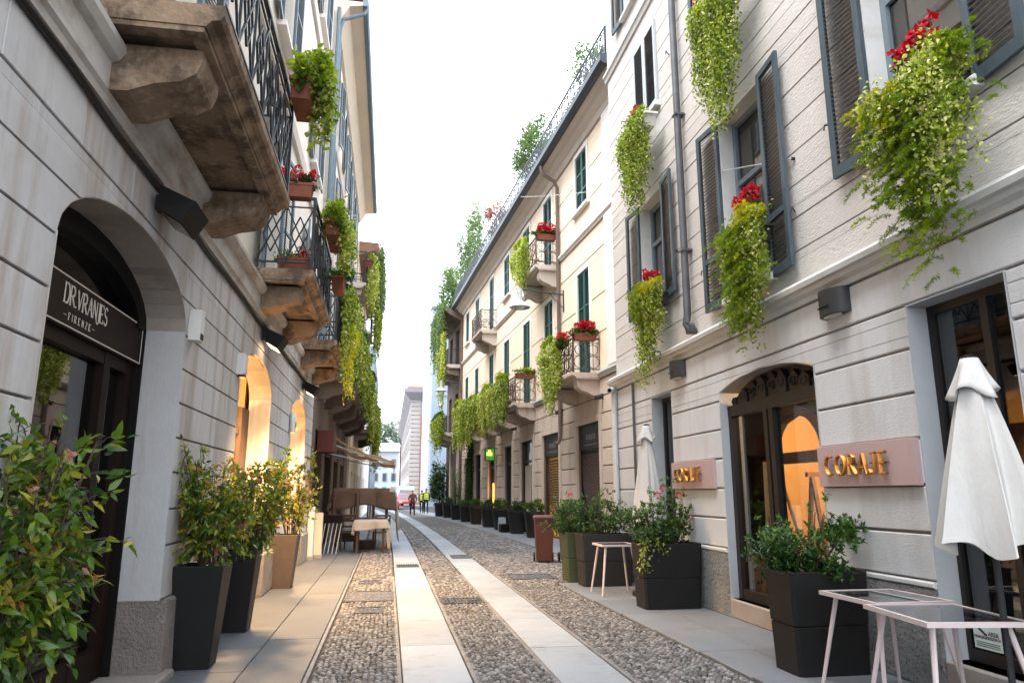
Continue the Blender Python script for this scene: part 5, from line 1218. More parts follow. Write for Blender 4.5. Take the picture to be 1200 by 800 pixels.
# planters along the peach wall
def barrel_pot(m):
    b = MB(); rings = []
    for z, k in ((0, .74), (.06, .76), (.78, 1.0), (.80, 1.05), (.88, 1.05), (.88, .92), (.80, .90)):
        r_ = .40*k; rings.append([(r_*1.0*math.copysign(abs(math.cos(t))**.6, math.cos(t)), r_*.82*math.copysign(abs(math.sin(t))**.6, math.sin(t)), z) for t in np.linspace(0, 2*PI, 21)[:-1]])
    return b.loft(rings)
names = ['behind the brown bins', 'below the yellow window', 'next beyond the yellow window', 'beside the propped bag', 'under the green sign', 'before the creeper pier', 'at the creeper pier', 'at the last peach doorway', 'at the corner of the umber house']
for i, u in enumerate((2.7, 7.0, 9.6, 12.6, 15.2, 18.4, 21.6, 25.0, 28.6)):
    t = thing('wall_planter', 'dark grey tapered planter against the peach house, '+names[i], 'planter', PF, (u, .46, 0)); barrel_pot('resin_grey').build('pot', 'resin_grey', t, True)
    MB().lathe([(.34, .80), (.34, .82)], 14, sy=.82).build('soil', 'soil', t)
    q = thing('planter_bush', 'low dark green bush in the planter '+names[i], 'plant', PF, (u, .46, .82))
    tall = i in (7,)
    bush(q, 'foliage', 'leaf_azalea' if i % 2 else 'leaf_dark', 900, (0, 0, .18 if not tall else 1.0), (.42, .36, .24 if not tall else 1.3), .085, .5, 18, .3, bias=.05)
    st = MB()
    for k in range(7): x, y = rng.normal(size=2)*.15; st.tube([(x*.4, y*.4, -.02), (x, y, .25 if not tall else 1.4)], .010, 4)
    st.build('stems', 'bark', q)
t = thing('climbing_creeper', 'dark creeper climbing the pier by the last peach doorways', 'creeper', PF, (22.2, .0, 0)); n = 2600
P = np.stack([rng.normal(size=n)*.32, np.abs(rng.normal(size=n))*.14+.02, rng.uniform(.7, 5.0, n)], 1); leaves('foliage', 'leaf_dark', t, P, rdir(n, -.2, .6), rdir(n, .2, .9), rng.uniform(.07, .13, n), rng.uniform(.05, .09, n), np.clip(rng.normal(size=n)*.2+.35, 0, 1)); MB().tube([(0, .04, 0), (.08, .04, 1.5), (-.06, .04, 3), (0, .04, 4.8)], .03, 6).build('stem', 'bark', t)
bgt = thing('shopping_bag', 'pale paper bag and black box leaning by the planters of the peach house', 'bag', PF, (11.2, .7, 0)); MB().loft([[(-.2*k, -.12*k+.0, z), (.2*k, -.12*k, z), (.2*k, .12*k, z), (-.2*k, .12*k, z)] for k, z in ((1, 0), (1.02, .3), (.9, .55))]).build('bag', 'far_white', bgt); MB().tbox(-.75, -.3, -.15, .2, 0, .32, .02).build('box', 'black_paint', bgt)
# ------------------------------------------------------------------ umber house beyond, with hanging gardens
uh = thing('umber_house', 'dark umber house hung with greenery beyond the peach house', 'building', PF, (0, 0, 0))
UO = [(c-.6, c+.6, z0, z0+2.4, 0) for c in (27.6, 30.4) for z0 in (.2, 5.4, 9.6)]
core_wall(uh, 'wall', 'umber_wall', 26.01, 32, [0, 13], UO, -.3, .12); MB().box(26.01, 32, -8, -.31, 0, 13).build('body', 'dark_inside', uh)
for o in UO: window(uh, o[0], o[1], o[2], o[3], -.1, 'shop_frame')
for z in (5.0, 9.3): balcony(uh, 26.3, 31.9, .95, z, th=.2, m='soffit', style='bars', bh=.4, bw=.25, vin=.12, brackets=(27, 29.5, 31.5))
MB().profile([(.1, 12.3), (.9, 12.7), (1.1, 12.9), (1.1, 13.05), (.1, 13.1)], 26.01, 32).build('eaves', 'umber_wall', uh)
for c in (26.6, 29.5): MB().box(c-.25, c+.25, .121, .22, 0, 5.0).build('pier', 'peach_stone', uh)
ivy('lime ivy falling in a column from the upper balcony of the umber house', PF, (27.6, 1.0, 11.6), 1.1, lambda t: 2.6+2.2*math.sin(t*3)**2, 150, .13, 'leaf_ivy_pale', 900, (-.05, .3), .09)
ivy('dark trailing greenery over the eaves of the umber house', PF, (29, 1.1, 13.3), 2.8, lambda t: 1.2+2.4*math.sin(t*5)**2, 200, .15, 'leaf_tree', 2200, (-.2, .3), .1, 'leaf_tree')
ivy('green ivy over the lower balcony of the umber house', PF, (29.2, 1.0, 6.3), 2.6, lambda t: 1.2+1.0*math.sin(t*7)**2, 200, .13, 'leaf_ivy', 1500, (-.1, .3), .08)
street_lamp('bell-shaped street lamp hanging off the umber house', PF, (25.6, .2, 8.2), 1.2)
for u, z0, rx, rz, n, lab in ((29.5, 13, 2.4, 1.9, 3000, 'pale airy tree on the roof of the umber house'), (31, 12.8, 2.2, 1.5, 2000, 'leafy tree at the far end of the umber house roof')):
    t = thing('roof_tree', lab, 'tree', PF, (u, -.3, z0)); tk = MB()
    for i in range(5): x, y = rng.normal(size=2)*.5; tk.tube([(0, 0, 0), (x*.5, y*.3, 1.2), (x*1.5, y, 2.6)], [.07, .05, .02], 6)
    tk.build('trunk', 'bark', t); bush(t, 'crown', 'leaf_tree', n, (0, .4, 2.1), (rx, 1.2, rz), .2, .5, 28, .28, bias=.05)
tp = thing('tall_shrub', 'tall dark leafy shrub in a planter at the corner of the umber house', 'shrub', PF, (31.5, .6, 0)); barrel_pot('x').build('pot', 'resin_grey', tp, True); bush(tp, 'foliage', 'leaf_dark', 2600, (0, .1, 2.2), (.75, .6, 1.6), .16, .5, 26, .28, bias=.12); MB().tube([(0, 0, .7), (.1, 0, 3.2)], .04, 6).build('stem', 'bark', tp)
# ------------------------------------------------------------------ the far end of the street
def facade(parent, name, m, x0, x1, y0, y1, h): return MB().box(x0, x1, y0, y1, 0, h).build(name, m, parent)
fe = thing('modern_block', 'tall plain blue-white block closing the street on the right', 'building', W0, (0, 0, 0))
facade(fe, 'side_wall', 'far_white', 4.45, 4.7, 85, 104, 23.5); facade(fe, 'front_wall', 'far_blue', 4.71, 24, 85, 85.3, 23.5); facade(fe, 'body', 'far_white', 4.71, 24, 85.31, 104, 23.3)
tb = MB()
for z in (4.4, 10.5, 12.8): tb.box(5.2, 24, 84.9, 85.0, z, z+.16)
tb.box(4.4, 24.1, 84.85, 104, 23.5, 23.8); tb.build('string_course', 'far_trim', fe)
gl = MB(); gl.box(6.3, 7.9, 84.9, 85.0, 0, 3.6); gl.build('glass_door', 'far_blue', fe); MB().box(6.1, 6.3, 84.85, 85.0, 0, 3.8).build('door_post', 'iron_grey', fe)
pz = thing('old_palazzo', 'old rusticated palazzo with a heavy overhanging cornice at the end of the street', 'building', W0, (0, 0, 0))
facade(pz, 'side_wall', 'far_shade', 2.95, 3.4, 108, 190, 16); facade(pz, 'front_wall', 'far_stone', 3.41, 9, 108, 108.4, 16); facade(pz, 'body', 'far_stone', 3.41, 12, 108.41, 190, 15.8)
q = MB()
for i in range(24): q.box(2.88, 4.35, 107.9, 108.0, .2+i*.64, .72+i*.64)
q.build('quoins', 'far_stone', pz); facade(pz, 'pink_panel', 'far_pink', 4.36, 5.0, 107.95, 108.0, 13)
MB().add([(2.95, 108, 15), (2.95, 190, 15), (1.9, 190, 16.3), (1.9, 107, 16.3), (12, 107, 16.3), (12, 108, 15), (12, 190, 17), (1.9, 107, 16.9), (1.9, 190, 16.9), (12, 107, 16.9)], [(0, 1, 2, 3), (0, 3, 4, 5), (3, 2, 8, 7), (3, 7, 9, 4)]).build('cornice', 'far_shade', pz); MB().box(2.3, 12, 107.3, 190, 16.9, 17.2).build('roof', 'far_pink', pz)
for k in range(16):
    for z in (1.0, 4.6, 8.2, 11.6):
        y = 110+k*4.5; o = MB().box(2.80, 2.949, y, y+1.6, z, z+2.1).build('window', 'far_stone', pz); MB().box(2.79, 2.799, y+.25, y+1.35, z+.2, z+1.9).build('pane', 'iron_grey', o)
eh = thing('end_house', 'pale low house across the far end of the street', 'building', W0, (0, 0, 0))
facade(eh, 'front_wall', 'far_white', -14, 2.6, 205, 212, 13); MB().profile([(204, 13), (213, 13), (208, 15.5)], -14, 2.8).build('roof', 'far_stone', eh)
for x in (-6, -3.6, -1.2, 1.2):
    for z in (1, 4.8, 8.6): o = MB().box(x-.6, x+.6, 204.8, 204.99, z, z+2.3).build('window', 'far_trim', eh); MB().box(x-.45, x+.45, 204.75, 204.79, z+.15, z+2.1).build('pane', 'iron_grey', o)
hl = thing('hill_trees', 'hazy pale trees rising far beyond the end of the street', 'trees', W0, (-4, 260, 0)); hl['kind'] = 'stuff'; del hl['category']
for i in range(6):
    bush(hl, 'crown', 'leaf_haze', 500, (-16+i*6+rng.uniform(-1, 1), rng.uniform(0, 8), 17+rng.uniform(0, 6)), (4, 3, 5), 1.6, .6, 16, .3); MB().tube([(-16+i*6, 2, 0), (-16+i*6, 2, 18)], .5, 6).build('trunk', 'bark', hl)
street_lamp('small street lamp on the blue-white block', Frame((5.6, 84.9, 0), R(180), 1), (0, 0, 12.0), 1.6)
bl = thing('bollard_post', 'slim tan post standing before the blue-white block', 'post', W0, (5.6, 70, 0)); MB().tube([(0, 0, 0), (0, 0, 2.2)], .16, 8).build('shaft', 'wood_light', bl); MB().lathe([(.18, 0), (.2, .05), (.1, .1)], 8, (0, 0, 2.2)).build('cap', 'iron_grey', bl)
# vehicles
def car(lab, x, y, m, h=1.5, wd=1.75, van=False):
    t = thing('parked_car' if not van else 'parked_van', lab, 'van' if van else 'car', W0, (x, y, 0)); hw = wd/2
    ln = 4.0
    if van: prof = [(0, .35), (0, .95), (.35, 1.15), (1.0, 1.95), (1.3, h), (ln+.6, h), (ln+.6, .35)]
    else: prof = [(0, .3), (.02, .72), (.25, .86), (1.0, .98), (1.65, h-.03), (2.0, h), (3.3, h-.06), (3.95, .95), (4.0, .3)]
    rings = []
    for s in (-1, -.92, .92, 1): rings.append([(s*hw*(1 if b_ < 1.0 else .86), a, b_ if abs(s) < 1 else .3+(b_-.3)*.97) for a, b_ in prof])
    MB().loft(rings).build('body', m, t, True)
    zb, zt = (1.15, 1.9) if van else (.98, h-.10); ya, yb = (.33, .98) if van else (.95, 1.58)
    MB().add([(-hw*.78, ya-.03, zb+.02), (hw*.78, ya-.03, zb+.02), (hw*.70, yb-.04, zt), (-hw*.70, yb-.04, zt)], [(0, 1, 2, 3)]).build('windscreen', 'pane_mirror', t)
    for s in (-1, 1):
        MB().box(s*hw*.62-.16, s*hw*.62+.16, -.03, .05, .60, .76).build('headlight', 'white_plastic', t)
        for y_ in (.75, 3.2): w_ = MB().tube([(s*(hw-.2), y_, .31), (s*(hw+.01), y_, .31)], .31, 14).build('wheel', 'rubber', t); MB().tube([(s*(hw+.005), y_, .31), (s*(hw+.02), y_, .31)], .18, 10).build('rim', 'zinc', w_)
    MB().box(-hw*.55, hw*.55, -.025, .05, .34, .56).build('grille', 'black_paint', t); MB().box(-.26, .26, -.035, -.026, .40, .51).build('number_plate', 'white_plastic', t)
car('red car facing up the street at its far end', 1.75, 72, 'car_red'); car('white van parked behind the red car', 1.9, 79, 'car_white', 2.3, 1.95, True); car('small white car far beyond the van', .4, 92, 'car_white', 1.5)
# ------------------------------------------------------------------ people
def person(lab, x, y, rz, top, legs, h=1.75, vest=False, stride=.18, head='hair', elbow=.0):
    t = thing('person', lab, 'person', W0, (x, y, 0), rz=rz); k = h/1.75
    V = [(0, 0, .95), (0, 0, 1.15), (0, .01, 1.38), (0, .01, 1.50), (0, -.01, 1.60), (0, -.01, 1.72),
         (.10, 0, .90), (.11, -stride*.55, .50), (.11, -stride, .08), (.11, -stride-.16, .03), (-.10, 0, .90), (-.11, stride*.35, .50), (-.11, stride, .10), (-.11, stride-.15, .03),
         (.19, 0, 1.40), (.25+elbow, .06, 1.14), (.22, -.10, .92), (.21, -.14, .84), (-.19, 0, 1.40), (-.25-elbow, -.04, 1.14), (-.22, -.14, .92), (-.21, -.17, .84)]
    E_ = [(0, 1), (1, 2), (2, 3), (3, 4), (4, 5), (0, 6), (6, 7), (7, 8), (8, 9), (0, 10), (10, 11), (11, 12), (12, 13), (2, 14), (14, 15), (15, 16), (16, 17), (2, 18), (18, 19), (19, 20), (20, 21)]
    Rr = [.15, .145, .16, .07, .085, .075, .10, .075, .055, .05, .10, .075, .055, .05, .075, .06, .045, .035, .075, .06, .045, .035]
    me = bpy.data.meshes.new('body'); me.from_pydata([tuple(c*k for c in v) for v in V], E_, []); o = newobj('body', me, t)
    sm = o.modifiers.new('skin', 'SKIN'); sk = me.skin_vertices[0].data
    for i, r_ in enumerate(Rr): sk[i].radius = (r_*k*(1.15 if i < 3 else 1), r_*k*(.8 if i < 3 else 1))
    sk[0].use_root = True; o.modifiers.new('sub', 'SUBSURF').levels = 1; o.modifiers['sub'].render_levels = 1
    dg = bpy.context.evaluated_depsgraph_get(); m2 = bpy.data.meshes.new_from_object(o.evaluated_get(dg)); o.modifiers.clear(); o.data = m2
    for m in (top, legs, 'skin', 'rubber'): m2.materials.append(MATS[m])
    for p in m2.polygons:
        z = p.center.z/k; p.use_smooth = True
        p.material_index = 3 if z < .09 else (1 if z < .93 and abs(p.center.x) < .19*k else (2 if z > 1.49 or z < .90 else 0))
    MB().lathe([(.06, -.05), (.092, 0), (.095, .05), (.07, .10), (.02, .125)], 10, (0, .018, 1.66*k)).build('hair', head, t, True)
    fc = MB(); fc.box(-.045, -.02, -.105, -.09, 1.665*k, 1.68*k); fc.box(.02, .045, -.105, -.09, 1.665*k, 1.68*k); fc.box(-.03, .03, -.103, -.09, 1.60*k, 1.61*k); fc.build('face', 'hair', t); MB().prism([(-.015, 1.63*k), (.015, 1.63*k), (.0, 1.67*k)], -.125, -.09).build('nose', 'skin', t)
    if vest:
        rings = [[(s*math.cos(a)*wx, math.sin(a)*wy, z*k) for a in np.linspace(0, 2*PI, 17)[:-1] for s in (1,)] for z, wx, wy in ((.98, .20, .155), (1.15, .195, .155), (1.32, .215, .165), (1.43, .19, .14))]
        MB().loft(rings, cap=False).build('vest', 'vest_yellow', t, True); MB().loft([[(math.cos(a)*.205, math.sin(a)*.162, z*k) for a in np.linspace(0, 2*PI, 17)[:-1]] for z in (1.06, 1.11)], cap=False).build('reflective_band', 'far_white', t, True)
    return t
person('person in a reddish brown jacket and dark trousers walking up the street', 1.72, 52.5, .15, 'jacket_brown', 'trousers_dark', 1.74, elbow=.06, head='skin')
person('person in a yellow high-visibility vest walking beside another along the pavement', 2.95, 58, 0, 'jacket_black', 'trousers_dark', 1.86, True)
person('person in dark clothes with a yellow vest half hidden behind a companion', 2.68, 59.5, .1, 'jacket_black', 'trousers_dark', 1.74, True, -.16)
# ------------------------------------------------------------------ terrace with covered furniture and awning on the left
aw = thing('awning', 'half retracted beige canvas awning over the covered tables', 'awning', LF, (21.3, 0, 2.2))
c = MB(); n = 12
rows = [[(s, .15+1.85*k, .95-.72*k-.10*math.sin(k*PI)+.03*math.sin(k*19)) for s in (0, 2.6)] for k in np.linspace(0, 1, n)]
V = [p for r_ in rows for p in r_]; V += [(a, b_, z-.012) for a, b_, z in V]; m_ = 2*n
F = [(2*i, 2*i+1, 2*i+3, 2*i+2) for i in range(n-1)]+[(m_+2*i, m_+2*i+2, m_+2*i+3, m_+2*i+1) for i in range(n-1)]+[(2*i, 2*i+2, m_+2*i+2, m_+2*i) for i in range(n-1)]
c.add(V, F); c.build('canopy', 'canvas_awning', aw, True)
c2 = MB(); rows = [[(s, .15+1.8*k, .66-.52*k-.06*math.sin(k*PI)+.05*math.sin(k*13)) for s in (.0, 2.5)] for k in np.linspace(0, 1, n)]; V = [p for r_ in rows for p in r_]; c2.add(V, [(2*i, 2*i+1, 2*i+3, 2*i+2) for i in range(n-1)]); c2.build('slack_canvas', 'canvas_awning', aw, True)
MB().box(0, 2.6, 1.97, 2.03, .10, .24).build('front_bar', 'canvas_awning', aw)
v = MB(); v.add([(2.6*i/20, 2.0+.01*math.sin(i*2.), z) for z in (.12, -.06) for i in range(21)], [(i, i+1, i+22, i+21) for i in range(20)]); v.build('valance', 'canvas_awning', aw)
ar = MB()
for s in (.08, 2.5): ar.tube([(s, .1, .72), (s+.0, 1.0, .42), (s, 1.96, .14)], .022, 6); ar.tube([(s, .15, .42), (s, 1.1, .22), (s, 1.96, .12)], .018, 6)
ar.build('folding_arm', 'pipe_white', aw); MB().box(-.02, 2.62, .005, .2, .86, 1.02).build('roller_box', 'canvas_beige', aw)
rb = thing('awning_box', 'dark red-brown box sign beside the awning', 'box', LF, (19.6, .002, 2.55)); MB().cbox(-.45, .45, 0, .42, 0, .55, .02).build('case', 'red_brown', rb); MB().box(-.4, .4, .42, .424, .05, .50).build('face_panel', 'wood_dark', rb)
def drape(t, name, m, x0, x1, y0, y1, z, hang, nx=26, ny=20, amp=.035, over=.0):
    """cloth laid over a rectangle: flat on top, rippled where it hangs; hang = (x0,x1,y0,y1 side lengths)"""
    b = MB(); lx = np.concatenate([np.linspace(-hang[0], 0, 9)[:-1], np.linspace(0, x1-x0, 12), np.linspace(x1-x0, x1-x0+hang[1], 9)[1:]]); ly = np.concatenate([np.linspace(-hang[2], 0, 9)[:-1], np.linspace(0, y1-y0, 10), np.linspace(y1-y0, y1-y0+hang[3], 9)[1:]])
    W_, H_ = x1-x0, y1-y0; V = []
    for j, a in enumerate(ly):
        for i, s in enumerate(lx):
            dx = max(0, -s, s-W_); dy = max(0, -a, a-H_); d = math.hypot(dx, dy); px, py = min(max(s, 0), W_), min(max(a, 0), H_)
            ph_ = (math.sin(s*9)+.5*math.sin(s*19+1)) if dy > dx else (math.sin(a*10)+.5*math.sin(a*17+2))
            o = .02+amp*ph_*min(1, d*4)+.08*d; zz = z-d*(.86+.12*math.sin((s if dy > dx else a)*4.3+1)) if d > 0 else z+.012*math.sin(s*9)*math.sin(a*8)
            ex = (-1 if s < 0 else 1)*o if dx > 0 else 0; ey = (-1 if a < 0 else 1)*o if dy > 0 else 0
            V.append((x0+px+ex, y0+py+ey, max(zz, .02)))
    nx_ = len(lx); b.add(V, [(j*nx_+i, j*nx_+i+1, (j+1)*nx_+i+1, (j+1)*nx_+i) for j in range(len(ly)-1) for i in range(nx_-1)])
    o = b.build(name, m, t, True); md = o.modifiers.new('thickness', 'SOLIDIFY'); md.thickness = .006; return o
def table(lab, x, y, wx, wy, h, m='wood_dark', name='wooden_table'):
    t = thing(name, lab, 'table', W0, (x, y, 0)); MB().tbox(-wx/2, wx/2, -wy/2, wy/2, h-.04, h, .006).build('table_top', m, t)
    for sx in (-1, 1):
        for sy in (-1, 1): MB().box(sx*(wx/2-.06)-.03, sx*(wx/2-.06)+.03, sy*(wy/2-.06)-.03, sy*(wy/2-.06)+.03, 0, h-.04).build('leg', m, t)
    return t
t = table('small dark pedestal table under the pale linen cloth', -.42, 19.9, .78, .78, .80)
t = thing('linen_cloth', 'pale linen cloth thrown over the near small table', 'cloth', W0, (-.42, 19.9, 0)); drape(t, 'cloth', 'linen', -.42, .42, -.42, .40, .818, (.36, .78, .26, .3), amp=.045)
table('dark wooden table carrying upturned chairs under the brown blanket', -.72, 21.6, 1.6, .85, .78)
def chair(lab, x, y, z, rz, flip, m='wood_mid'):
    t = thing('wooden_chair', lab, 'chair', W0, (x, y, z), rz=rz); h0 = .46 if flip else 0
    Z = lambda z: (h0-z if flip else z)
    def bx(x0, x1, y0, y1, z0, z1): a, b_ = sorted((Z(z0), Z(z1))); return MB().box(x0, x1, y0, y1, a, b_)
    bx(-.21, .21, -.21, .21, .44, .47).build('seat', m, t)
    for sx in (-1, 1):
        bx(sx*.19-.02, sx*.19+.02, -.21, -.17, -.36 if flip else 0, .44).build('leg', m, t); bx(sx*.19-.02, sx*.19+.02, .17, .21, -.36 if flip else 0, .46 if flip else .92).build('leg', m, t)
    for z in ((-.1, -.3) if flip else (.6, .75, .88)): bx(-.17, .17, .175, .20, z, z+.05).build('back_slat', m, t)
for x, y, rz, lab in ((-1.22, 21.6, 0, 'upturned wooden chair at the wall end of the blanketed table'), (-.72, 21.55, .2, 'upturned wooden chair in the middle of the blanketed table'), (-.22, 21.6, -.1, 'upturned wooden chair at the street end of the blanketed table')): chair(lab, x, y, .81, rz, True)
for x, y, rz, lab in ((-1.0, 20.75, 2.9, 'wooden chair pushed under the blanketed table on the wall side'), (-.15, 20.85, 3.3, 'wooden chair pushed under the blanketed table on the street side')): chair(lab, x, y, 0, rz, False, 'wood_dark')
t = thing('brown_blanket', 'rumpled brown blanket thrown over the upturned chairs', 'blanket', W0, (-.72, 21.6, 0)); drape(t, 'cloth', 'blanket_brown', -.80, .82, -.30, .30, 1.645, (.65, .22, .62, .3), amp=.07)
t = thing('cream_cover', 'pale cloth hanging to the ground at the street end of the blanketed table', 'cloth', W0, (.16, 21.6, 0)); drape(t, 'cloth', 'linen', -.10, .02, -.34, .30, 1.66, (.05, 1.55, .12, .1), amp=.03)
rk = thing('wooden_rack', 'wooden frame rack standing behind the linen covered table', 'rack', W0, (-1.15, 21.0, 0)); f = MB()
for x in (-.32, .32): f.box(x-.03, x+.03, -.03, .03, 0, 1.55)
for z in (.86, 1.5): f.box(-.29, .29, -.025, .025, z, z+.07)
f.build('frame', 'wood_mid', rk); MB().box(-.28, .28, -.01, .01, .2, .5).build('panel', 'wood_dark', rk)
sc_ = thing('stacked_seats', 'stack of dark chairs with pale metal legs at the shop wall', 'chairs', W0, (-1.45, 19.6, 0)); f = MB()
for i in range(5): f.bar((-.22+.1*i, -.1, 0), (-.12+.1*i, -.02, .75), .02)
f.build('legs', 'pipe_white', sc_); MB().box(-.3, .3, .0, .4, .75, .95).build('seats', 'shop_brown', sc_)
bk = thing('wicker_basket', 'dark round basket under the covered tables', 'basket', W0, (-.55, 20.9, 0)); MB().lathe([(.22, 0), (.27, .12), (.28, .24), (.25, .24), (.23, .03)], 16, cap=False).build('basket', 'wood_dark', bk, True); MB().lathe([(.22, .01), (.22, .02)], 12).build('floor', 'wood_dark', bk)
for lab, u, v, w_, d, h, m in (('white painted board leaning at the end of the stone house', 17.95, .02, .30, .14, 1.2, 'tile_white'), ('beige painted board beside the white board', 18.3, .02, .22, .30, 1.05, 'soffit_tan')):
    t = thing('board', lab, 'board', LF, (u, v, 0)); MB().cbox(-w_/2, w_/2, 0, d, 0, h, .02).build('panel', m, t); MB().box(-w_/2-.01, w_/2+.01, -.0, d+.02, 0, .08).build('foot', 'granite_sill', t)
# ------------------------------------------------------------------ planters of the left pavement and the nandinas
def tapered(lab, x, y, b0, t0, h, m, rz=0.):
    t = thing('tall_planter', lab, 'planter', W0, (x, y, 0), rz=rz); sq = lambda a, z, c=.012: [(-a+c, -a, z), (a-c, -a, z), (a, -a+c, z), (a, a-c, z), (a-c, a, z), (-a+c, a, z), (-a, a-c, z), (-a, -a+c, z)]
    MB().loft([sq(b0/2, 0), sq(t0/2, h-.01), sq(t0/2-.006, h), sq(t0/2-.03, h), sq(t0/2-.035, h-.08)]).build('pot', m, t); MB().box(-t0/2+.04, t0/2-.04, -t0/2+.04, t0/2-.04, h-.10, h-.07).build('soil', 'soil', t); return t
LEAF_ME = []
def nandina(lab, x, y, z, stems, ht, spread, n, L=.075, pieces_=0, bias=0., sub=12):
    p = thing('nandina_bush', lab, 'shrub', W0, (x, y, z)); st = MB(); tips = []
    for i in range(stems):
        a = rng.uniform(0, 2*PI); r_ = spread*rng.uniform(.2, 1)**.6; hh = ht*rng.uniform(.5, 1.0); b0 = np.array([math.cos(a)*.08, math.sin(a)*.08, 0]); top = np.array([math.cos(a)*r_, math.sin(a)*r_, hh]); mid = b0*.6+top*.4+[0, 0, hh*.15]
        st.tube([tuple(b0), tuple(mid), tuple(top)], [.007, .006, .003], 4)
        for k in range(sub):
            t = rng.uniform(.25, 1.0); c = b0*(1-t)**2+2*mid*t*(1-t)+top*t*t; d = rdir(1, .15)[0]*1.0; ln = rng.uniform(.12, .26)*(1.15-.4*t); e = c+d*ln+np.array([0, 0, -.05*ln])
            st.tube([tuple(c), tuple((c+e)/2+[0, 0, .02]), tuple(e)], [.003, .0025, .0015], 3); tips.append((c, e, d, t))
    st.build('stems', 'bark', p)
    per = max(1, int(n/len(tips))); P, D, T = [], [], []
    for c, e, d, t in tips:
        s = rng.uniform(.25, 1.05, per)[:, None]; q = c+(e-c)*s+rng.normal(size=(per, 3))*.012; P.append(q); dd = d*.9+rdir(per)*.85; dd[:, 2] -= .30; D.append(dd); T.append(np.full(per, rng.normal()*.16+.10*(t-.6))+rng.normal(size=per)*.11)
    P = np.concatenate(P); D = np.concatenate(D); T = np.clip(.45+bias+np.concatenate(T), 0, 1); n = len(P); Ls = rng.uniform(.6, 1.2, n)*L; Nn = rdir(n, .9)
    keep = np.ones(n, bool)
    if pieces_:
        pick = np.argsort((P+[x, y, z])@np.array([-.5, 1, -.15])/1.+rng.uniform(0, .35, n))[:pieces_]; keep[pick] = False
        for i in pick:
            d = D[i]/np.linalg.norm(D[i]); o = leaves('leaf', 'leaf_nandina', p, [np.zeros(3)], [d], [Nn[i]], Ls[i], Ls[i]*.42, [T[i]], .12, fine=True); o.location = tuple(P[i])
    leaves('foliage', 'leaf_nandina', p, P[keep], D[keep], Nn[keep], Ls[keep], Ls[keep]*.42, T[keep], .12, 'stuff' if pieces_ else None, fine=True); return p
tapered('tall black tapered planter beside the first arch pier', -1.64, 7.20, .29, .43, .87, 'resin_dark'); tapered('tall black tapered planter just beyond the first one', -1.645, 8.92, .29, .43, .87, 'resin_dark'); tapered('taupe tapered planter before the third arch', -1.66, 12.75, .30, .45, .84, 'resin_taupe')
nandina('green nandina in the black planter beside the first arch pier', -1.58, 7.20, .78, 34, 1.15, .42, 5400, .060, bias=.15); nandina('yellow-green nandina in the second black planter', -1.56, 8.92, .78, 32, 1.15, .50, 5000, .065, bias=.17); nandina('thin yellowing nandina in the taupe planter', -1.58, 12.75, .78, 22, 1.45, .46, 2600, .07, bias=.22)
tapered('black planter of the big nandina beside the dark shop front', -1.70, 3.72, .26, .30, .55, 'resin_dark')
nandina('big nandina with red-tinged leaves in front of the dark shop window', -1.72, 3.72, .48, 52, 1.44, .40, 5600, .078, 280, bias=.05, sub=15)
# ------------------------------------------------------------------ right pavement: stacked box planters, pink tables, parasols, bins
def box_planter(lab, x0, y0, wd=.82, h=.84, m='resin_dark', dp=.46):
    t = thing('box_planter', lab, 'planter', W0, (x0+wd/2, y0+dp/2, 0)); f_ = dp/wd; sq = lambda a, z, c=.03: [(-a+c, -a*f_, z), (a-c, -a*f_, z), (a, -a*f_+c, z), (a, a*f_-c, z), (a-c, a*f_, z), (-a+c, a*f_, z), (-a, a*f_-c, z), (-a, -a*f_+c, z)]
    a = wd/2; hm = h*.47
    MB().loft([sq(a*.90, 0), sq(a*.94, hm-.006), sq(a*.925, hm)]).build('lower_box', m, t); MB().loft([sq(a*.93, hm+.005), sq(a*.95, hm+.012), sq(a*1.0, h-.008), sq(a*.99, h), sq(a*.92, h), sq(a*.91, h-.08)]).build('upper_box', m, t); MB().box(-a*.9, a*.9, -a*f_*.88, a*f_*.88, h-.09, h-.06).build('soil', 'soil', t); return t
def azalea(lab, x, y, z, rx, ry, rz, n, pink=0, sprigs=10, pk=None):
    p = thing('azalea_bush', lab, 'shrub', W0, (x, y, z)); st = MB()
    for i in range(16): d = rdir(1, .6)[0]*[rx, ry, rz*1.5]; st.tube([(d[0]*.15, d[1]*.15, 0), tuple(d*.45+[0, 0, rz*.3]), tuple(d*.85+[0, 0, rz*.5])], [.012, .009, .004], 5)
    st.build('stems', 'bark', p)
    # leaf rosettes: whorls of leaves on twig ends
    m_ = n//9; C_, pp, k = blob_points(m_, (0, 0, rz*.85), (rx, ry, rz), 20, .30); ex = rdir(sprigs, .6); C_ = np.concatenate([C_, np.array([0, 0, rz*.85])+ex*[rx*1.05, ry*1.05, rz*1.35]]); pp = np.concatenate([pp, ex]); m_ = len(C_)
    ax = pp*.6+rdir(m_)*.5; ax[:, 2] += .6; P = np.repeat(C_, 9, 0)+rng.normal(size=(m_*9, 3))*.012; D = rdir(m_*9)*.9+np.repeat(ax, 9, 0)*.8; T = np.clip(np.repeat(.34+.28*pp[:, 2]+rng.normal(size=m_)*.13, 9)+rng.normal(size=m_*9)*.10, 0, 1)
    leaves('foliage', 'leaf_azalea', p, P, D, np.repeat(ax, 9, 0)+rdir(m_*9)*.4, rng.uniform(.035, .062, m_*9), rng.uniform(.018, .028, m_*9), T, fine=True)
    if pink:
        for i in range(pink):
            o = newobj('flower', flower_mesh('ball'), p); q = (pk[i] if pk else tuple(np.array([0, 0, rz])+rdir(1, .2)[0]*[rx, ry, rz])); o.location = q; o.scale = (1.1,)*3
            o.data = o.data if i else o.data.copy(); 
            if i == 0: o.data.materials[0] = MATS['petal_pink']; first = o.data
            else: o.data = first
    return p
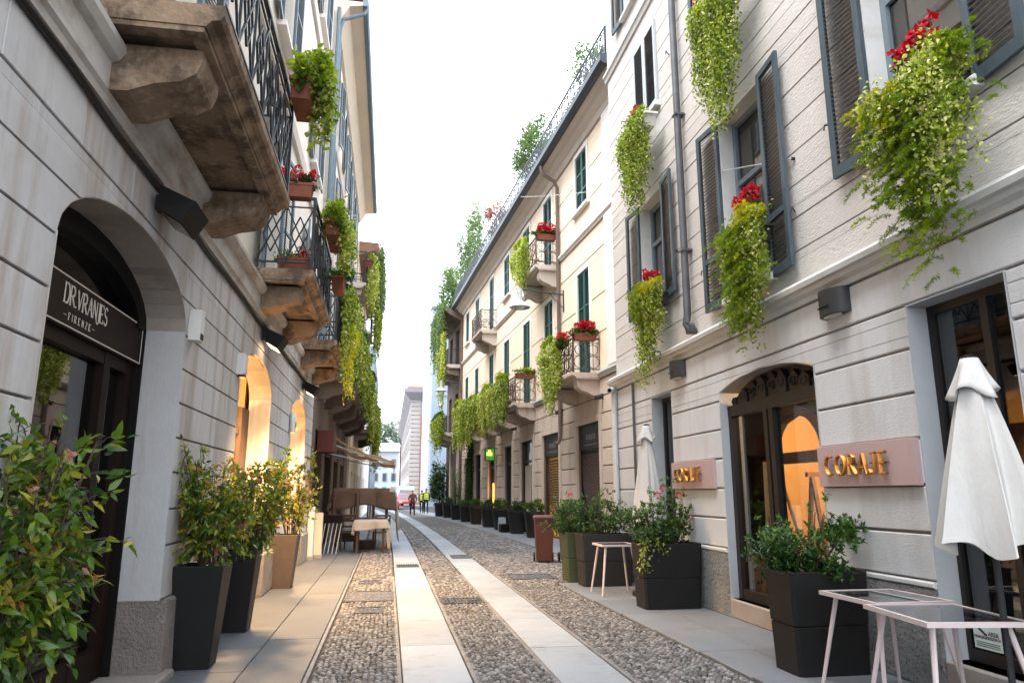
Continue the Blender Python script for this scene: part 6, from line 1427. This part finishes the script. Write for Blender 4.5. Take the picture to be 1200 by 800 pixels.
box_planter('black stacked-box planter between the arched door and the pink tables', 3.40, 5.90, .74); azalea('glossy azalea in the planter by the pink tables', 3.74, 6.14, .76, .56, .40, .34, 5200)
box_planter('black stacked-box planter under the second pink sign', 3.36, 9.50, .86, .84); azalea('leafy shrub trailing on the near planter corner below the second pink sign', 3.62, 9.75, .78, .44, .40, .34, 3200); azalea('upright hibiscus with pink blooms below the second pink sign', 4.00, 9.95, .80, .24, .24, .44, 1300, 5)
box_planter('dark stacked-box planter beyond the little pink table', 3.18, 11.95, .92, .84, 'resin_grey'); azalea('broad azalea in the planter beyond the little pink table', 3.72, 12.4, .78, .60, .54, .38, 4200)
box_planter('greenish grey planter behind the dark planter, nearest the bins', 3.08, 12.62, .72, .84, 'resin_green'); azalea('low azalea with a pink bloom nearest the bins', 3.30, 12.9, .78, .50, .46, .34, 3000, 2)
cs = thing('trailing_creeper', 'thin creeper hanging down the planter side toward the little pink table', 'creeper', W0, (3.40, 9.42, .86)); cascade(cs, 'foliage', 'leaf_ivy', -.06, .30, -.02, .04, 0, lambda t: .5-.3*t, 14, .05, .7, .03); MB().tube([(0, 0, 0), (.0, 0, -.4)], .004, 4).build('stem', 'stem_green', cs)
def pink_table(lab, x, y, wx, wy, h=.74, rz=0.):
    t = thing('pink_table', lab, 'table', W0, (x, y, 0), rz=rz); a, b_ = wx/2, wy/2
    f = MB(); e = .028; f.box(-a, a, -b_, -b_+e, h-.03, h); f.box(-a, a, b_-e, b_, h-.03, h); f.box(-a, -a+e, -b_+e, b_-e, h-.03, h); f.box(a-e, a, -b_+e, b_-e, h-.03, h)
    for s in (-1, 1): f.bar((s*a*.9, -b_*.9, h-.02), (0, 0, h-.02), .012); f.bar((s*a*.9, b_*.9, h-.02), (0, 0, h-.02), .012)
    f.build('top_frame', 'pink_metal', t); MB().box(-a+e*.7, a-e*.7, -b_+e*.7, b_-e*.7, h-.012, h-.004).build('glass_top', 'glass_table', t)
    rg = MB(); rg.tube([(.13*math.cos(k*.45), .13*math.sin(k*.45), h-.02) for k in range(15)], .007, 5); rg.build('centre_ring', 'pink_metal', t)
    for sx in (-1, 1):
        for sy in (-1, 1): MB().tube([(sx*a*.72, sy*b_*.72, h-.03), (sx*(a+.02), sy*(b_+.03), 0)], [.019, .014], 8).build('leg', 'pink_metal', t, True)
    return t
pink_table('pale pink glass-topped table beside the black planter', 3.76, 5.21, .64, .70); pink_table('pale pink glass-topped table under the near white parasol', 3.60, 4.42, .66, .76, rz=R(-8)); pink_table('little pale pink table between the two dark planters', 3.50, 11.15, .56, .56)
def parasol(lab, x, y, z0, z1, r_, lean=(0, 0), seed=0):
    t = thing('closed_parasol', lab, 'parasol', W0, (x, y, 0)); MB().tube([(0, 0, 0), (lean[0], lean[1], z1+.03)], .021, 8).build('pole', 'iron', t); MB().lathe([(.30, 0), (.30, .05), (.05, .07), (.04, .20)], 20).build('base', 'iron', t, True)
    rg = np.random.default_rng(seed); folds = 8; nn = 160; rings = []; ph_ = rg.uniform(0, 6.28, folds); amp = rg.uniform(.7, 1.2, folds)
    def fold(a, k):       # deep folds that hang free at the hem
        a = a+.35*math.sin(a*2+seed)+.18*math.sin(a*3-seed); a %= 2*PI; q = a*folds/(2*PI); i = int(q) % folds; fr = q-int(q); return 1-k*amp[i]*math.sin(PI*fr)**.8
    for i in range(17):
        s = i/16; z = z1-(z1-z0)*s; rad = .045+(r_-.045)*s**.9
        rings.append([((rad*fold(a, .12+.34*s))*math.cos(a)+lean[0]*(z/z1), (rad*fold(a, .12+.34*s))*math.sin(a)+lean[1]*(z/z1), z+(.05*math.sin(a*4+1)*amp[int(a*folds/6.2832) % folds] if i == 16 else 0)) for a in np.linspace(0, 2*PI, nn+1)[:-1]])
    b = MB(); b.loft(rings, cap=False); b.build('canopy', 'canvas_white', t, True)
    b = MB(); rings = []
    for i in range(7):
        s = i/6; z = z1+.045-.24*s; rad = .05+.085*s
        rings.append([((rad*(1+.22*s*math.sin(a*5+seed)))*math.cos(a)+lean[0]*(z/z1), (rad*(1+.22*s*math.sin(a*5+seed)))*math.sin(a)+lean[1]*(z/z1), z+.04*s*math.sin(a*3+seed)) for a in np.linspace(0, 2*PI, 49)[:-1]])
    b.loft(rings, cap=False); o = b.build('top_flap', 'canvas_white', t, True); o.modifiers.new('thickness', 'SOLIDIFY').thickness = .004
    MB().lathe([(.055, 0), (.05, .015), (.02, .03)], 12, (lean[0], lean[1], z1+.045)).build('finial', 'black_paint', t); return t
parasol('closed white parasol over the near pink tables', 3.78, 4.12, 1.16, 2.33, .36, (.0, 0), 3); parasol('closed white parasol behind the planter of the second pink sign', 3.98, 10.85, 1.02, 2.50, .29, (.0, .0), 8)
def bin_(lab, x, y, rz):
    t = thing('wheelie_bin', lab, 'bin', W0, (x, y, 0), rz=rz); sq = lambda a, b_, z: [(-a, -b_, z), (a, -b_, z), (a, b_, z), (-a, b_, z)]
    MB().loft([sq(.17, .20, .04), sq(.21, .26, .90), sq(.225, .28, .91), sq(.225, .28, .95)]).build('body', 'bin_brown', t); MB().loft([sq(.235, .30, .952), sq(.235, .30, .985), sq(.20, .24, 1.02)]).build('lid', 'bin_brown', t)
    MB().tube([(-.2, .30, .93), (.2, .30, .93)], .018, 6).build('handle', 'bin_brown', t)
    for s in (-1, 1): MB().tube([(s*.19, .22, .10), (s*.225, .22, .10)], .10, 14).build('wheel', 'rubber', t)
for a_ in (('brown wheelie bin standing out on the cobbles', 3.50, 16.4, R(-8)), ('second brown wheelie bin half hidden by the low azalea', 4.06, 16.3, R(-6))): bin_(*a_)
mp = thing('menu_post', 'small dark post sign at the window beyond the arched door', 'sign', RF, (11.9, .02, 1.2)); MB().box(-.08, .08, 0, .03, 0, .25).build('plate', 'iron_grey', mp); MB().box(-.06, .06, .03, .033, .03, .22).build('face', 'ink', mp)

GROUPS = {'wall_planter': 'planters along the peach house', 'planter_bush': 'low bushes in the wall planters', 'tall_planter': 'tapered planters on the left pavement', 'nandina_bush': 'nandinas on the left pavement',
          'box_planter': 'stacked-box planters on the right pavement', 'azalea_bush': 'shrubs in the stacked-box planters', 'pink_table': 'pale pink tables', 'closed_parasol': 'closed white parasols', 'wheelie_bin': 'brown wheelie bins',
          'floodlight': 'floodlights over the left arches', 'street_lamp': 'bell-shaped street lamps', 'spotlight': 'small spotlights on the peach house', 'wall_lamp': 'half-round wall lamps', 'storefront': 'shop doors and windows at street level',
          'trailing_ivy': 'ivy hanging from balconies and windows', 'flower_box': 'flower boxes on balconies and sills', 'geranium': 'red geraniums on the balconies', 'cyclamen': 'red flowers in the window boxes', 'wooden_chair': 'wooden chairs of the covered terrace',
          'drain_grate': 'iron grates in the street', 'manhole_cover': 'iron covers in the street', 'person': 'people walking up the street', 'hall_lamp': 'lamps inside the arches', 'shop_entrance': 'lit arched entrances', 'terrace_shrub': 'shrubs on the roof terrace', 'roof_tree': 'trees on the umber house roof'}
for o in list(col.objects):
    if o.parent is None and o.name.split('.')[0] in GROUPS: o['group'] = GROUPS[o.name.split('.')[0]]
